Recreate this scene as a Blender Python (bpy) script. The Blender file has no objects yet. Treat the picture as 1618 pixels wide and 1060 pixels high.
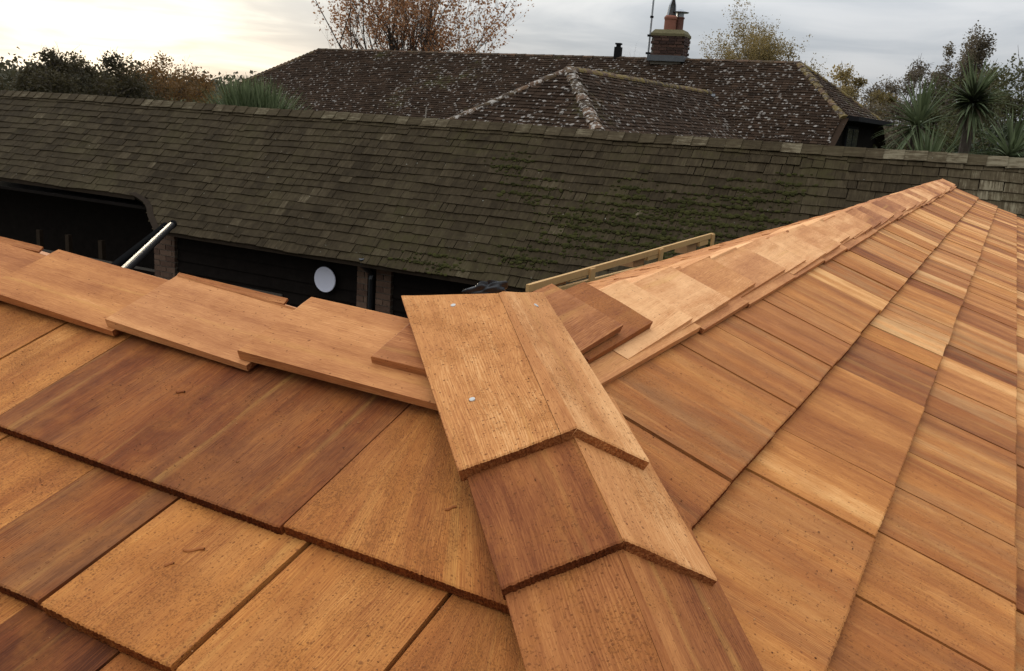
import bpy, math, random
import numpy as np
from mathutils import Vector, Matrix

random.seed(7)
rng = np.random.default_rng(7)
S = 0.127                      # one shingle exposure, in metres
T = 0.36856                    # tangent of the new roof's pitch
GROUND = -3.9                  # the new roof's ridge corner is the origin

# ------------------------------------------------------------------ camera, sky, sun, exposure
sc = bpy.context.scene
C0 = Vector((0.37387, -0.67517, 0.24618))
CR = Vector((0.872273, 0.483995, 0.069915))
CU = Vector((-0.174084, 0.173723, 0.969286))
CF = Vector((-0.456984, 0.857653, -0.235790))
cam_d = bpy.data.cameras.new('camera')
cam_d.sensor_width = 36.0
cam_d.lens = 1413.34 * 36.0 / 1618.0
cam_d.clip_start = 0.02
cam_d.clip_end = 4000.0
cam = bpy.data.objects.new('camera', cam_d)
sc.collection.objects.link(cam)
cam.matrix_world = Matrix(((CR.x, CU.x, -CF.x, C0.x), (CR.y, CU.y, -CF.y, C0.y), (CR.z, CU.z, -CF.z, C0.z), (0, 0, 0, 1)))
sc.camera = cam

SUN_AZ, SUN_EL = math.radians(-51.5), math.radians(5.0)
SUN = Vector((math.sin(SUN_AZ) * math.cos(SUN_EL), math.cos(SUN_AZ) * math.cos(SUN_EL), math.sin(SUN_EL)))
world = bpy.data.worlds.new('World')
sc.world = world
world.use_nodes = True


def build_world():
    nt = world.node_tree
    nt.nodes.clear()
    N = lambda t, **k: _node(nt, t, **k)
    out = N('ShaderNodeOutputWorld')
    bg = N('ShaderNodeBackground')
    nt.links.new(bg.outputs[0], out.inputs[0])
    sky = N('ShaderNodeTexSky')
    sky.sky_type = 'NISHITA'
    sky.sun_disc = False
    sky.sun_elevation = SUN_EL
    sky.sun_rotation = SUN_AZ
    geo = N('ShaderNodeTexCoord')
    sep = N('ShaderNodeSeparateXYZ')
    nt.links.new(geo.outputs['Generated'], sep.inputs[0])
    M = lambda op, a, b=None, c=None, cl=False: _math(nt, op, a, b, c, cl)
    el = M('MAXIMUM', sep.outputs[2], 0.0)
    # an overcast sky, dim at the horizon, boosted overhead to light the cedar
    base = M('ADD', M('MULTIPLY', el, 1.75), 0.34)
    # cloud deck seen in perspective: direction divided by its height
    inv = M('DIVIDE', 1.0, M('ADD', el, 0.10))
    comb = N('ShaderNodeCombineXYZ')
    nt.links.new(M('MULTIPLY', sep.outputs[0], inv), comb.inputs[0])
    nt.links.new(M('MULTIPLY', sep.outputs[1], inv), comb.inputs[1])
    n1 = N('ShaderNodeTexNoise', Scale=0.9, Detail=6.0, Roughness=0.55, Distortion=0.5)
    nt.links.new(comb.outputs[0], n1.inputs['Vector'])
    n2 = N('ShaderNodeTexNoise', Scale=0.33, Detail=4.0, Roughness=0.5, Distortion=0.3)
    nt.links.new(comb.outputs[0], n2.inputs['Vector'])
    cl = M('ADD', M('MULTIPLY', n1.outputs[0], 0.5), M('MULTIPLY', n2.outputs[0], 0.5))
    cl = _maprange(nt, cl, 0.38, 0.62, 0.0, 1.0)
    lum = M('MULTIPLY', base, M('ADD', M('MULTIPLY', cl, 0.34), 0.80))
    # glow of the low sun through thin cloud
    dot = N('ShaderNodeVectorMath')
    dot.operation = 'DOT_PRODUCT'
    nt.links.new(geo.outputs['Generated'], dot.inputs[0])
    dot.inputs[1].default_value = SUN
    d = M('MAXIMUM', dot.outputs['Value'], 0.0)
    lum = M('MULTIPLY', lum, M('ADD', M('MULTIPLY', dot.outputs['Value'], 0.38), 1.0))  # sky dimmed away from the sun so camera-facing butts go darker
    glow = M('ADD', M('MULTIPLY', M('POWER', d, 38.0), 0.62), M('MULTIPLY', M('POWER', d, 9.0), 0.22))
    thin = M('ADD', M('MULTIPLY', cl, 0.75), 0.45)
    glow = M('MULTIPLY', glow, thin)
    c1 = N('ShaderNodeMix', data_type='RGBA')
    c1.blend_type = 'MIX'
    nt.links.new(cl, c1.inputs[0])
    c1.inputs[6].default_value = (0.90, 0.98, 1.08, 1)
    c1.inputs[7].default_value = (0.97, 0.995, 1.03, 1)
    v1 = N('ShaderNodeVectorMath')
    v1.operation = 'SCALE'
    nt.links.new(c1.outputs[2], v1.inputs[0])
    nt.links.new(lum, v1.inputs['Scale'])
    v2 = N('ShaderNodeVectorMath')
    v2.operation = 'SCALE'
    v2.inputs[0].default_value = (1.0, 0.88, 0.58)
    nt.links.new(glow, v2.inputs['Scale'])
    v3 = N('ShaderNodeVectorMath')
    v3.operation = 'ADD'
    nt.links.new(v1.outputs[0], v3.inputs[0])
    nt.links.new(v2.outputs[0], v3.inputs[1])
    v4 = N('ShaderNodeVectorMath')
    v4.operation = 'SCALE'
    nt.links.new(sky.outputs[0], v4.inputs[0])
    v4.inputs['Scale'].default_value = 0.06
    mx = N('ShaderNodeMix', data_type='RGBA')
    mx.inputs[0].default_value = 0.08
    nt.links.new(v3.outputs[0], mx.inputs[6])
    nt.links.new(v4.outputs[0], mx.inputs[7])
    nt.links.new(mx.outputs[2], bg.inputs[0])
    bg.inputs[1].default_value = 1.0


def _node(nt, t, **k):
    n = nt.nodes.new(t)
    for a, v in k.items():
        if a in n.inputs:
            n.inputs[a].default_value = v
        else:
            setattr(n, a, v)
    return n


def _set(nt, sock, v):
    if isinstance(v, (int, float)):
        sock.default_value = v
    else:
        nt.links.new(v, sock)


def _math(nt, op, a, b=None, c=None, cl=False):
    n = nt.nodes.new('ShaderNodeMath')
    n.operation = op
    n.use_clamp = cl
    for i, v in enumerate((a, b, c)):
        if v is not None:
            _set(nt, n.inputs[i], v)
    return n.outputs[0]


def _maprange(nt, v, a, b, c, d):
    n = nt.nodes.new('ShaderNodeMapRange')
    n.interpolation_type = 'SMOOTHSTEP'
    nt.links.new(v, n.inputs[0])
    for i, x in enumerate((a, b, c, d)):
        n.inputs[i + 1].default_value = x
    return n.outputs[0]


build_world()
sun_d = bpy.data.lights.new('sun', 'SUN')
sun_d.energy = 1.5
sun_d.angle = math.radians(14.0)
sun_d.color = (1.0, 0.86, 0.64)
sun = bpy.data.objects.new('sun', sun_d)
sun.rotation_euler = SUN.to_track_quat('Z', 'Y').to_euler()
sc.collection.objects.link(sun)
sc.view_settings.view_transform = 'Standard'
sc.view_settings.look = 'None'
sc.view_settings.exposure = 0.0
sc.view_settings.gamma = 1.0
sc.view_settings.use_curve_mapping = False
sc.render.film_transparent = False
sc.cycles.use_adaptive_sampling = True
sc.cycles.adaptive_threshold = 0.02
sc.cycles.max_bounces = 4
sc.cycles.diffuse_bounces = 2
sc.cycles.transparent_max_bounces = 8


# ------------------------------------------------------------------ helpers
COL = sc.collection


def empty(name, loc=(0, 0, 0), rz=0.0):
    o = bpy.data.objects.new(name, None)
    COL.objects.link(o)
    o.location = loc
    o.rotation_euler = (0, 0, rz)
    o.empty_display_size = 0.1
    return o


def tag(o, label=None, cat=None, group=None, kind=None):
    if label:
        o['label'] = label
    if cat:
        o['category'] = cat
    if group:
        o['group'] = group
    if kind:
        o['kind'] = kind
    return o


class MB:
    """collects faces and links them as one mesh object"""

    def __init__(self):
        self.v, self.f, self.uv, self.m, self.c = [], [], [], [], []

    def face(self, pts, uvs=None, mat=0, col=None):
        i = len(self.v)
        self.v.extend([tuple(p) for p in pts])
        self.f.append(tuple(range(i, i + len(pts))))
        self.uv.extend(uvs if uvs else [(0.0, 0.0)] * len(pts))
        self.m.append(mat)
        self.c.extend([col or (0.5, 0.0, 0.5, 1.0)] * len(pts))

    def box(self, c, sx, sy, sz, rz=0.0, mat=0, col=None):
        """box by centre and full sizes, turned about z"""
        ca, sa = math.cos(rz), math.sin(rz)
        P = []
        for dx, dy, dz in ((-1, -1, -1), (1, -1, -1), (1, 1, -1), (-1, 1, -1), (-1, -1, 1), (1, -1, 1), (1, 1, 1), (-1, 1, 1)):
            x, y, z = dx * sx / 2, dy * sy / 2, dz * sz / 2
            P.append((c[0] + x * ca - y * sa, c[1] + x * sa + y * ca, c[2] + z))
        self.hexa(P, mat, col)

    def hexa(self, P, mat=0, col=None):
        for q in ((0, 3, 2, 1), (4, 5, 6, 7), (0, 1, 5, 4), (1, 2, 6, 5), (2, 3, 7, 6), (3, 0, 4, 7)):
            pts = [P[i] for i in q]
            a = (Vector(pts[1]) - Vector(pts[0])).length
            b = (Vector(pts[3]) - Vector(pts[0])).length
            self.face(pts, [(0, 0), (a, 0), (a, b), (0, b)], mat, col)

    def tube(self, pts, rad, n=8, mat=0, col=None, cap=True):
        pts = [Vector(p) for p in pts]
        if isinstance(rad, (int, float)):
            rad = [rad] * len(pts)
        rings, L = [], 0.0
        for i, p in enumerate(pts):
            d = (pts[min(i + 1, len(pts) - 1)] - pts[max(i - 1, 0)]).normalized()
            a = d.orthogonal().normalized() if i == 0 else (a - d * a.dot(d)).normalized()
            b = d.cross(a)
            rings.append([p + (a * math.cos(2 * math.pi * k / n) + b * math.sin(2 * math.pi * k / n)) * rad[i] for k in range(n)])
        for i in range(len(rings) - 1):
            l2 = L + (pts[i + 1] - pts[i]).length
            for k in range(n):
                k2 = (k + 1) % n
                self.face([rings[i][k], rings[i][k2], rings[i + 1][k2], rings[i + 1][k]],
                          [(L, k * .05), (L, (k + 1) * .05), (l2, (k + 1) * .05), (l2, k * .05)], mat, col)
            L = l2
        if cap:
            self.face(list(reversed(rings[0])), None, mat, col)
            self.face(rings[-1], None, mat, col)

    def lathe(self, c, prof, n=20, mat=0, col=None):
        """prof: (radius, z) from bottom to top about a vertical axis"""
        R = [[(c[0] + r * math.cos(2 * math.pi * k / n), c[1] + r * math.sin(2 * math.pi * k / n), c[2] + z) for k in range(n)] for r, z in prof]
        for i in range(len(R) - 1):
            for k in range(n):
                k2 = (k + 1) % n
                self.face([R[i][k], R[i][k2], R[i + 1][k2], R[i + 1][k]], None, mat, col)
        self.face(list(reversed(R[0])), None, mat, col)
        self.face(R[-1], None, mat, col)

    def build(self, name, mats, parent=None, smooth=False):
        me = bpy.data.meshes.new(name)
        me.from_pydata(self.v, [], self.f)
        uvl = me.uv_layers.new(name='UVMap')
        uvl.data.foreach_set('uv', np.asarray(self.uv, np.float32).ravel())
        ca = me.color_attributes.new('tone', 'FLOAT_COLOR', 'CORNER')
        ca.data.foreach_set('color', np.asarray(self.c, np.float32).ravel())
        me.polygons.foreach_set('material_index', np.asarray(self.m, np.int32))
        if smooth:
            me.polygons.foreach_set('use_smooth', np.ones(len(self.f), bool))
        for m in (mats if isinstance(mats, (list, tuple)) else [mats]):
            me.materials.append(m)
        o = bpy.data.objects.new(name, me)
        COL.objects.link(o)
        if parent:
            o.parent = parent
        return o


def slab(mb, p0, p1, p2, p3, nrm, tb, tt, nx=1, ny=1, rough=0.0, wav=0.0, col=None, rnd=None, uvoff=(0, 0)):
    """a tapered board: p0-p1 is its thick butt edge, p3-p2 the thin end (top surface corners, metres)"""
    rnd = rnd or random
    p0, p1, p2, p3, nrm = Vector(p0), Vector(p1), Vector(p2), Vector(p3), Vector(nrm)
    if (p1 - p0).cross(p3 - p0).dot(nrm) < 0:
        p0, p1, p2, p3 = p1, p0, p3, p2
    W, L = (p1 - p0).length, (p3 - p0).length
    up = ((p3 + p2) - (p0 + p1)).normalized()
    js = [0.0] + ([min(0.0016 / L, 0.05)] if ny > 1 else []) + [k / ny for k in range(1, ny + 1)]
    ph = rnd.random() * 10
    G = []
    jit = [rnd.uniform(-1, 1) * rough for _ in range(nx + 1)]
    for r, j in enumerate(js):
        row = []
        for i in range(nx + 1):
            a = i / nx
            p = p0.lerp(p1, a).lerp(p3.lerp(p2, a), j)
            if r == 0:
                p = p + up * jit[i] - nrm * (0.0009 if ny > 1 else 0)
            elif r == 1 and ny > 1:
                p = p + up * jit[i]
            if wav:
                p = p + nrm * wav * (math.sin(a * 5 + ph) * .6 + math.sin(j * 4 + a * 9 + ph * 2) * .4)
            row.append(p)
        G.append(row)
    uo, vo = uvoff
    for r in range(len(js) - 1):
        for i in range(nx):
            mb.face([G[r][i], G[r][i + 1], G[r + 1][i + 1], G[r + 1][i]],
                    [(uo + js[r] * L, vo + i / nx * W), (uo + js[r] * L, vo + (i + 1) / nx * W),
                     (uo + js[r + 1] * L, vo + (i + 1) / nx * W), (uo + js[r + 1] * L, vo + i / nx * W)], 0, col)
    lo = [p - nrm * tb + up * rnd.uniform(-.5, .5) * rough for p in G[0]]
    hi = [p - nrm * tt for p in G[-1]]
    for i in range(nx):
        w0, w1 = vo + i / nx * W, vo + (i + 1) / nx * W
        mb.face([lo[i], lo[i + 1], G[0][i + 1], G[0][i]], [(w0, 0), (w1, 0), (w1, tb), (w0, tb)], 1, col)
        mb.face([hi[i + 1], hi[i], G[-1][i], G[-1][i + 1]], [(w1, 0), (w0, 0), (w0, tt), (w1, tt)], 1, col)
        mb.face([hi[i], hi[i + 1], lo[i + 1], lo[i]], [(uo + L, w0), (uo + L, w1), (uo, w1), (uo, w0)], 0, col)
    left = [lo[0]] + [G[r][0] for r in range(len(js))] + [hi[0]]
    right = [hi[-1]] + [G[r][-1] for r in reversed(range(len(js)))] + [lo[-1]]
    luv = [(uo, vo)] + [(uo + j * L, vo + tb) for j in js] + [(uo + L, vo + tb - tt)]
    ruv = [(uo + L, vo + W)] + [(uo + j * L, vo + W + tb) for j in reversed(js)] + [(uo, vo + W)]
    mb.face(left, luv, 0, col)
    mb.face(right, ruv, 0, col)
    return mb


# ------------------------------------------------------------------ materials
def new_mat(name):
    m = bpy.data.materials.new(name)
    m.use_nodes = True
    nt = m.node_tree
    b = nt.nodes['Principled BSDF']
    b.inputs['Specular IOR Level'].default_value = 0.25
    return m, nt, b


def ramp(nt, v, stops):
    r = nt.nodes.new('ShaderNodeValToRGB')
    e = r.color_ramp.elements
    e[0].position, e[0].color = stops[0][0], (*stops[0][1], 1)
    e[1].position, e[1].color = stops[-1][0], (*stops[-1][1], 1)
    for p, c in stops[1:-1]:
        x = e.new(p)
        x.color = (*c, 1)
    nt.links.new(v, r.inputs[0])
    return r.outputs[0]


def mixc(nt, f, a, b, mode='MIX'):
    n = nt.nodes.new('ShaderNodeMix')
    n.data_type = 'RGBA'
    n.blend_type = mode
    _set(nt, n.inputs[0], f)
    for s, v in ((n.inputs[6], a), (n.inputs[7], b)):
        if isinstance(v, tuple):
            s.default_value = (*v, 1)
        else:
            nt.links.new(v, s)
    return n.outputs[2]


def noise(nt, vec, scale, detail=3.0, rough=0.55, dist=0.0):
    n = _node(nt, 'ShaderNodeTexNoise', Scale=scale, Detail=detail, Roughness=rough, Distortion=dist)
    if vec is not None:
        nt.links.new(vec, n.inputs['Vector'])
    return n.outputs[0]


def vec3(nt, x, y, z):
    n = nt.nodes.new('ShaderNodeCombineXYZ')
    for i, v in enumerate((x, y, z)):
        _set(nt, n.inputs[i], v)
    return n.outputs[0]


def oattr(nt, name):
    a = nt.nodes.new('ShaderNodeAttribute')
    a.attribute_type = 'OBJECT'
    a.attribute_name = name
    return a.outputs['Fac']


def uvsep(nt):
    u = nt.nodes.new('ShaderNodeUVMap')
    u.uv_map = 'UVMap'
    s = nt.nodes.new('ShaderNodeSeparateXYZ')
    nt.links.new(u.outputs[0], s.inputs[0])
    return s.outputs[0], s.outputs[1]


def bump(nt, b, h, strength, dist=0.001):
    n = nt.nodes.new('ShaderNodeBump')
    n.inputs['Strength'].default_value = strength
    n.inputs['Distance'].default_value = dist
    nt.links.new(h, n.inputs['Height'])
    nt.links.new(n.outputs[0], b.inputs['Normal'])


CEDAR = [(0.00, (0.074, 0.018, 0.005)), (0.25, (0.186, 0.049, 0.012)), (0.50, (0.353, 0.115, 0.026)), (0.75, (0.533, 0.207, 0.047)), (1.00, (0.769, 0.395, 0.140))]
PINKC = [(0.00, (0.114, 0.034, 0.012)), (0.25, (0.245, 0.080, 0.028)), (0.50, (0.416, 0.163, 0.060)), (0.75, (0.616, 0.278, 0.108)), (1.00, (0.821, 0.441, 0.200))]


def cedar_mat(name, end=False):
    m, nt, b = new_mat(name)
    M = lambda *a, **k: _math(nt, *a, **k)
    u, v = uvsep(nt)
    seed, tone, pink, speck, grey = (oattr(nt, n) for n in ('seed', 'tone', 'pink', 'speck', 'grey'))
    sz = M('MULTIPLY', seed, 37.0)
    if end:
        vec = vec3(nt, u, v, sz)
        n1 = noise(nt, vec, 420.0, 3.0, .7)
        n2 = noise(nt, vec, 60.0, 3.0, .6)
        val = M('ADD', M('MULTIPLY', tone, .75), M('ADD', M('MULTIPLY', M('SUBTRACT', n1, .5), .9), M('MULTIPLY', M('SUBTRACT', n2, .5), .5)))
        val = M('SUBTRACT', val, .16)  # end grain's own darkness, deepened to imitate shade on the butts
        col = mixc(nt, pink, ramp(nt, val, CEDAR), ramp(nt, val, PINKC))
        nt.links.new(col, b.inputs['Base Color'])
        b.inputs['Roughness'].default_value = .95
        b.inputs['Specular IOR Level'].default_value = .1
        bump(nt, b, n1, 1.0, .0025)
        return m
    # the grain waves a little along the board
    wav = noise(nt, vec3(nt, M('MULTIPLY', u, 5.0), M('MULTIPLY', v, 9.0), sz), 1.0, 2.0, .5)
    vw = M('ADD', v, M('MULTIPLY', M('SUBTRACT', wav, .5), .018))
    band = noise(nt, vec3(nt, M('MULTIPLY', u, 1.8), M('MULTIPLY', vw, 22.0), sz), 1.0, 3.0, .6, .4)
    mid = noise(nt, vec3(nt, M('MULTIPLY', u, 11.0), M('MULTIPLY', vw, 190.0), sz), 1.0, 3.0, .65)
    fine = noise(nt, vec3(nt, M('MULTIPLY', u, 70.0), M('MULTIPLY', vw, 950.0), sz), 1.0, 2.0, .6)
    rowv = noise(nt, vec3(nt, M('MULTIPLY', u, 20.0), M('MULTIPLY', v, 30.0), sz), 1.0, 5.0, .62)
    ring = M('SINE', M('ADD', M('MULTIPLY', vw, 2700.0), M('MULTIPLY', M('ADD', band, mid), 22.0)))
    ramt = noise(nt, vec3(nt, M('MULTIPLY', u, 3.0), M('MULTIPLY', v, 14.0), M('ADD', sz, 31.0)), 1.0, 2.0, .5)
    broad = noise(nt, vec3(nt, M('MULTIPLY', u, 2.2), M('MULTIPLY', vw, 11.0), M('ADD', sz, 43.0)), 1.0, 3.0, .55)
    val = M('ADD', tone, M('MULTIPLY', M('SUBTRACT', band, .5), .64))
    val = M('ADD', val, M('MULTIPLY', M('SUBTRACT', broad, .5), .52))
    val = M('ADD', val, M('MULTIPLY', ring, _maprange(nt, ramt, .40, .62, .01, .085)))
    val = M('ADD', val, M('MULTIPLY', M('SUBTRACT', mid, .5), .26))
    val = M('ADD', val, M('MULTIPLY', M('SUBTRACT', fine, .5), .40))
    val = M('ADD', val, M('MULTIPLY', M('SUBTRACT', rowv, .5), .30))
    col = mixc(nt, pink, ramp(nt, val, CEDAR), ramp(nt, val, PINKC))
    # weathered grey-brown tinge on some boards, in drifts along the grain
    gm = noise(nt, vec3(nt, M('MULTIPLY', u, 7.0), M('MULTIPLY', v, 22.0), M('ADD', sz, 13.0)), 1.0, 4.0, .6)
    gcol = ramp(nt, val, [(0, (.10, .040, .014)), (.5, (.29, .142, .054)), (1, (.55, .34, .15))])
    col = mixc(nt, M('MULTIPLY', _maprange(nt, gm, .38, .62, 0, 1), grey), col, gcol)
    # the narrow, nearly yellow sapwood streaks
    stk = noise(nt, vec3(nt, M('MULTIPLY', u, 1.3), M('MULTIPLY', vw, 42.0), M('ADD', sz, 5.0)), 1.0, 2.0, .6)
    col = mixc(nt, M('MULTIPLY', _maprange(nt, stk, .58, .73, 0, .5), M('ADD', M('MULTIPLY', fine, .6), M('MULTIPLY', rowv, .5))), col, (.62, .33, .085))
    # sawdust trodden into the surface and dark resin flecks
    dens = noise(nt, vec3(nt, u, v, sz), 22.0, 4.0, .65)
    sp2 = noise(nt, vec3(nt, u, v, M('ADD', sz, 9.0)), 230.0, 3.0, .6)

    def specks(scale, off, rmin, rmax, amount):
        """scattered round crumbs: one per cell, present only where the dust lies"""
        w = nt.nodes.new('ShaderNodeTexVoronoi')
        w.inputs['Scale'].default_value = scale
        nt.links.new(vec3(nt, M('ADD', u, M('MULTIPLY', sp2, .0022)), M('ADD', v, M('MULTIPLY', fine, .0012)), M('ADD', sz, off)), w.inputs['Vector'])
        sc_ = nt.nodes.new('ShaderNodeSeparateColor')
        nt.links.new(w.outputs['Color'], sc_.inputs[0])
        rad = M('ADD', M('MULTIPLY', M('MULTIPLY', sc_.outputs[0], sc_.outputs[0]), rmax - rmin), rmin)
        here = M('LESS_THAN', sc_.outputs[1], M('MULTIPLY', M('MULTIPLY', dens, speck), amount))
        return M('MULTIPLY', M('MULTIPLY', M('SUBTRACT', rad, w.outputs['Distance']), 7.0, cl=True), here)

    m1 = specks(330.0, 2.0, .14, .40, 1.0)
    m2 = specks(150.0, 4.0, .08, .30, .40)
    sp1 = noise(nt, vec3(nt, u, v, M('ADD', sz, 2.0)), 560.0, 2.0, .6)
    m0 = M('MULTIPLY', M('SUBTRACT', sp1, M('SUBTRACT', .76, M('MULTIPLY', M('MULTIPLY', dens, speck), .33))), 12.0, cl=True)
    mk = M('MAXIMUM', M('MAXIMUM', m1, m2), M('MULTIPLY', m0, .6))
    col = mixc(nt, M('MULTIPLY', M('MULTIPLY', _maprange(nt, dens, .44, .64, 0, .8), speck), sp2), col, (.36, .125, .026))
    col = mixc(nt, M('MULTIPLY', mk, .72), col, (.17, .055, .016))
    nt.links.new(col, b.inputs['Base Color'])
    b.inputs['Roughness'].default_value = .82
    b.inputs['Specular IOR Level'].default_value = .18
    h = M('ADD', M('ADD', M('MULTIPLY', fine, .6), M('MULTIPLY', mid, .5)), M('MULTIPLY', mk, .5))
    bump(nt, b, h, .75, .0014)
    return m


MAT = {}
MAT['cedar'] = cedar_mat('cedar')
MAT['cedar_end'] = cedar_mat('cedar_end_grain', end=True)


def simple(name, col, rough=.8, metal=0.0, nscale=30.0, namp=.25, spec=.25, bumpd=0.0, coord='Object'):
    m, nt, b = new_mat(name)
    tc = nt.nodes.new('ShaderNodeTexCoord')
    n = noise(nt, tc.outputs[coord], nscale, 5.0, .6)
    f = _math(nt, 'ADD', _math(nt, 'MULTIPLY', n, 2 * namp), 1 - namp)
    s = nt.nodes.new('ShaderNodeVectorMath')
    s.operation = 'SCALE'
    s.inputs[0].default_value = col
    nt.links.new(f, s.inputs['Scale'])
    nt.links.new(s.outputs[0], b.inputs['Base Color'])
    b.inputs['Roughness'].default_value = rough
    b.inputs['Metallic'].default_value = metal
    b.inputs['Specular IOR Level'].default_value = spec
    if bumpd:
        bump(nt, b, n, .6, bumpd)
    return m


def vattr(nt):
    a = nt.nodes.new('ShaderNodeVertexColor')
    a.layer_name = 'tone'
    s = nt.nodes.new('ShaderNodeSeparateColor')
    nt.links.new(a.outputs[0], s.inputs[0])
    return s.outputs[0], s.outputs[1], s.outputs[2]


def weathered_mat():
    """old cedar shingles: grey brown, wet dark patches, green algae"""
    m, nt, b = new_mat('weathered_shingle')
    M = lambda *a, **k: _math(nt, *a, **k)
    r, g, bl = vattr(nt)
    u, v = uvsep(nt)
    sz = M('MULTIPLY', bl, 61.0)
    grain = noise(nt, vec3(nt, M('MULTIPLY', u, 7.0), M('MULTIPLY', v, 120.0), sz), 1.0, 3.0, .65)
    streak = noise(nt, vec3(nt, M('MULTIPLY', u, 3.0), M('MULTIPLY', v, 30.0), sz), 1.0, 2.0, .6)
    geo = nt.nodes.new('ShaderNodeNewGeometry')
    big = noise(nt, geo.outputs['Position'], 1.1, 4.0, .6)
    blot = noise(nt, geo.outputs['Position'], 14.0, 4.0, .65)
    val = M('ADD', r, M('MULTIPLY', M('SUBTRACT', grain, .5), .75))
    val = M('ADD', val, M('MULTIPLY', M('SUBTRACT', streak, .5), .45))
    val = M('ADD', val, M('MULTIPLY', M('SUBTRACT', blot, .5), .5))
    val = M('ADD', val, M('MULTIPLY', M('SUBTRACT', big, .5), .45))
    col = ramp(nt, val, [(0, (.015, .0100, .0050)), (.3, (.030, .0212, .0112)), (.55, (.050, .0362, .0195)), (.8, (.082, .0615, .035)), (1, (.20, .165, .105))])
    alg = M('MULTIPLY', _maprange(nt, M('ADD', M('MULTIPLY', big, .7), M('MULTIPLY', blot, .45)), .54, .72, 0, 1), M('MULTIPLY', g, .8), cl=True)
    col = mixc(nt, alg, col, (.043, .037, .0120))
    lic = noise(nt, geo.outputs['Position'], 30.0, 2.0, .5)
    col = mixc(nt, _maprange(nt, lic, .74, .80, 0, .6), col, (.40, .39, .32))
    nt.links.new(col, b.inputs['Base Color'])
    b.inputs['Specular IOR Level'].default_value = .06
    b.inputs['Roughness'].default_value = .85
    bump(nt, b, M('ADD', grain, blot), .8, .004)
    return m


MAT['weathered'] = weathered_mat()


def tile_mat():
    """dark clay tiles blotched with pale lichen on their lower edges"""
    m, nt, b = new_mat('old_clay_tile')
    M = lambda *a, **k: _math(nt, *a, **k)
    r, g, bl = vattr(nt)
    u, v = uvsep(nt)
    geo = nt.nodes.new('ShaderNodeNewGeometry')
    pos = geo.outputs['Position']
    big = noise(nt, pos, .55, 4.0, .6)
    blot = noise(nt, pos, 9.0, 4.0, .6)
    val = M('ADD', r, M('ADD', M('MULTIPLY', M('SUBTRACT', big, .5), .5), M('MULTIPLY', M('SUBTRACT', blot, .5), .5)))
    col = ramp(nt, val, [(0, (.017, .0105, .0065)), (.5, (.041, .0250, .0155)), (.85, (.075, .045, .028)), (1, (.13, .075, .045))])
    mossm = _maprange(nt, M('ADD', M('MULTIPLY', big, .8), M('MULTIPLY', blot, .3)), .60, .74, 0, .8)
    col = mixc(nt, mossm, col, (.060, .056, .020))
    # lichen: irregular pale rosettes, mostly on the tile tails
    w = nt.nodes.new('ShaderNodeTexVoronoi')
    w.inputs['Scale'].default_value = 12.5
    wob = nt.nodes.new('ShaderNodeVectorMath')
    wob.operation = 'MULTIPLY_ADD'
    nn = _node(nt, 'ShaderNodeTexNoise', Scale=26.0, Detail=2.0)
    nt.links.new(pos, nn.inputs['Vector'])
    nt.links.new(nn.outputs['Color'], wob.inputs[0])
    wob.inputs[1].default_value = (.05, .05, .05)
    nt.links.new(pos, wob.inputs[2])
    nt.links.new(wob.outputs[0], w.inputs['Vector'])
    sc_ = nt.nodes.new('ShaderNodeSeparateColor')
    nt.links.new(w.outputs['Color'], sc_.inputs[0])
    tail = M('SUBTRACT', 1.0, M('MULTIPLY', v, 9.0), cl=True)
    rad = M('ADD', M('MULTIPLY', M('MULTIPLY', sc_.outputs[0], sc_.outputs[0]), .46), M('ADD', .08, M('MULTIPLY', tail, .16)))
    here = M('LESS_THAN', sc_.outputs[1], M('ADD', M('MULTIPLY', g, 1.15), M('MULTIPLY', M('SUBTRACT', big, .5), 2.0)))
    lm = M('MULTIPLY', M('MULTIPLY', M('SUBTRACT', rad, w.outputs['Distance']), 5.0, cl=True), here)
    col = mixc(nt, M('MULTIPLY', lm, M('ADD', M('MULTIPLY', blot, .9), .25)), col, (.34, .305, .265))
    nt.links.new(col, b.inputs['Base Color'])
    b.inputs['Roughness'].default_value = .95
    b.inputs['Specular IOR Level'].default_value = .05
    bump(nt, b, M('ADD', blot, lm), .8, .006)
    return m


def hip_mat():
    m, nt, b = new_mat('lichened_ridge_tile')
    M = lambda *a, **k: _math(nt, *a, **k)
    r, g, bl = vattr(nt)
    geo = nt.nodes.new('ShaderNodeNewGeometry')
    pos = geo.outputs['Position']
    n1 = noise(nt, pos, 7.0, 4.0, .65)
    n2 = noise(nt, pos, 15.0, 3.0, .6)
    col = ramp(nt, M('ADD', r, M('MULTIPLY', M('SUBTRACT', n1, .5), .9)), [(0, (.030, .020, .012)), (.5, (.070, .044, .026)), (1, (.16, .085, .052))])
    col = mixc(nt, M('MULTIPLY', _maprange(nt, n1, .44, .58, 0, 1), g), col, (.17, .12, .035))
    col = mixc(nt, M('MULTIPLY', _maprange(nt, n2, .52, .62, 0, .9), bl), col, (.42, .38, .33))
    nt.links.new(col, b.inputs['Base Color'])
    b.inputs['Roughness'].default_value = .95
    bump(nt, b, M('ADD', n1, n2), .8, .01)
    return m


MAT['tile'] = tile_mat()
MAT['hip'] = hip_mat()


def brick_mat(name, c0, c1):
    m, nt, b = new_mat(name)
    r, g, bl = vattr(nt)
    geo = nt.nodes.new('ShaderNodeNewGeometry')
    n1 = noise(nt, geo.outputs['Position'], 22.0, 5.0, .65)
    f = _math(nt, 'ADD', r, _math(nt, 'MULTIPLY', _math(nt, 'SUBTRACT', n1, .5), 1.2), cl=True)
    col = mixc(nt, f, c0, c1)
    nt.links.new(col, b.inputs['Base Color'])
    b.inputs['Roughness'].default_value = .92
    bump(nt, b, n1, .7, .004)
    return m


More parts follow.
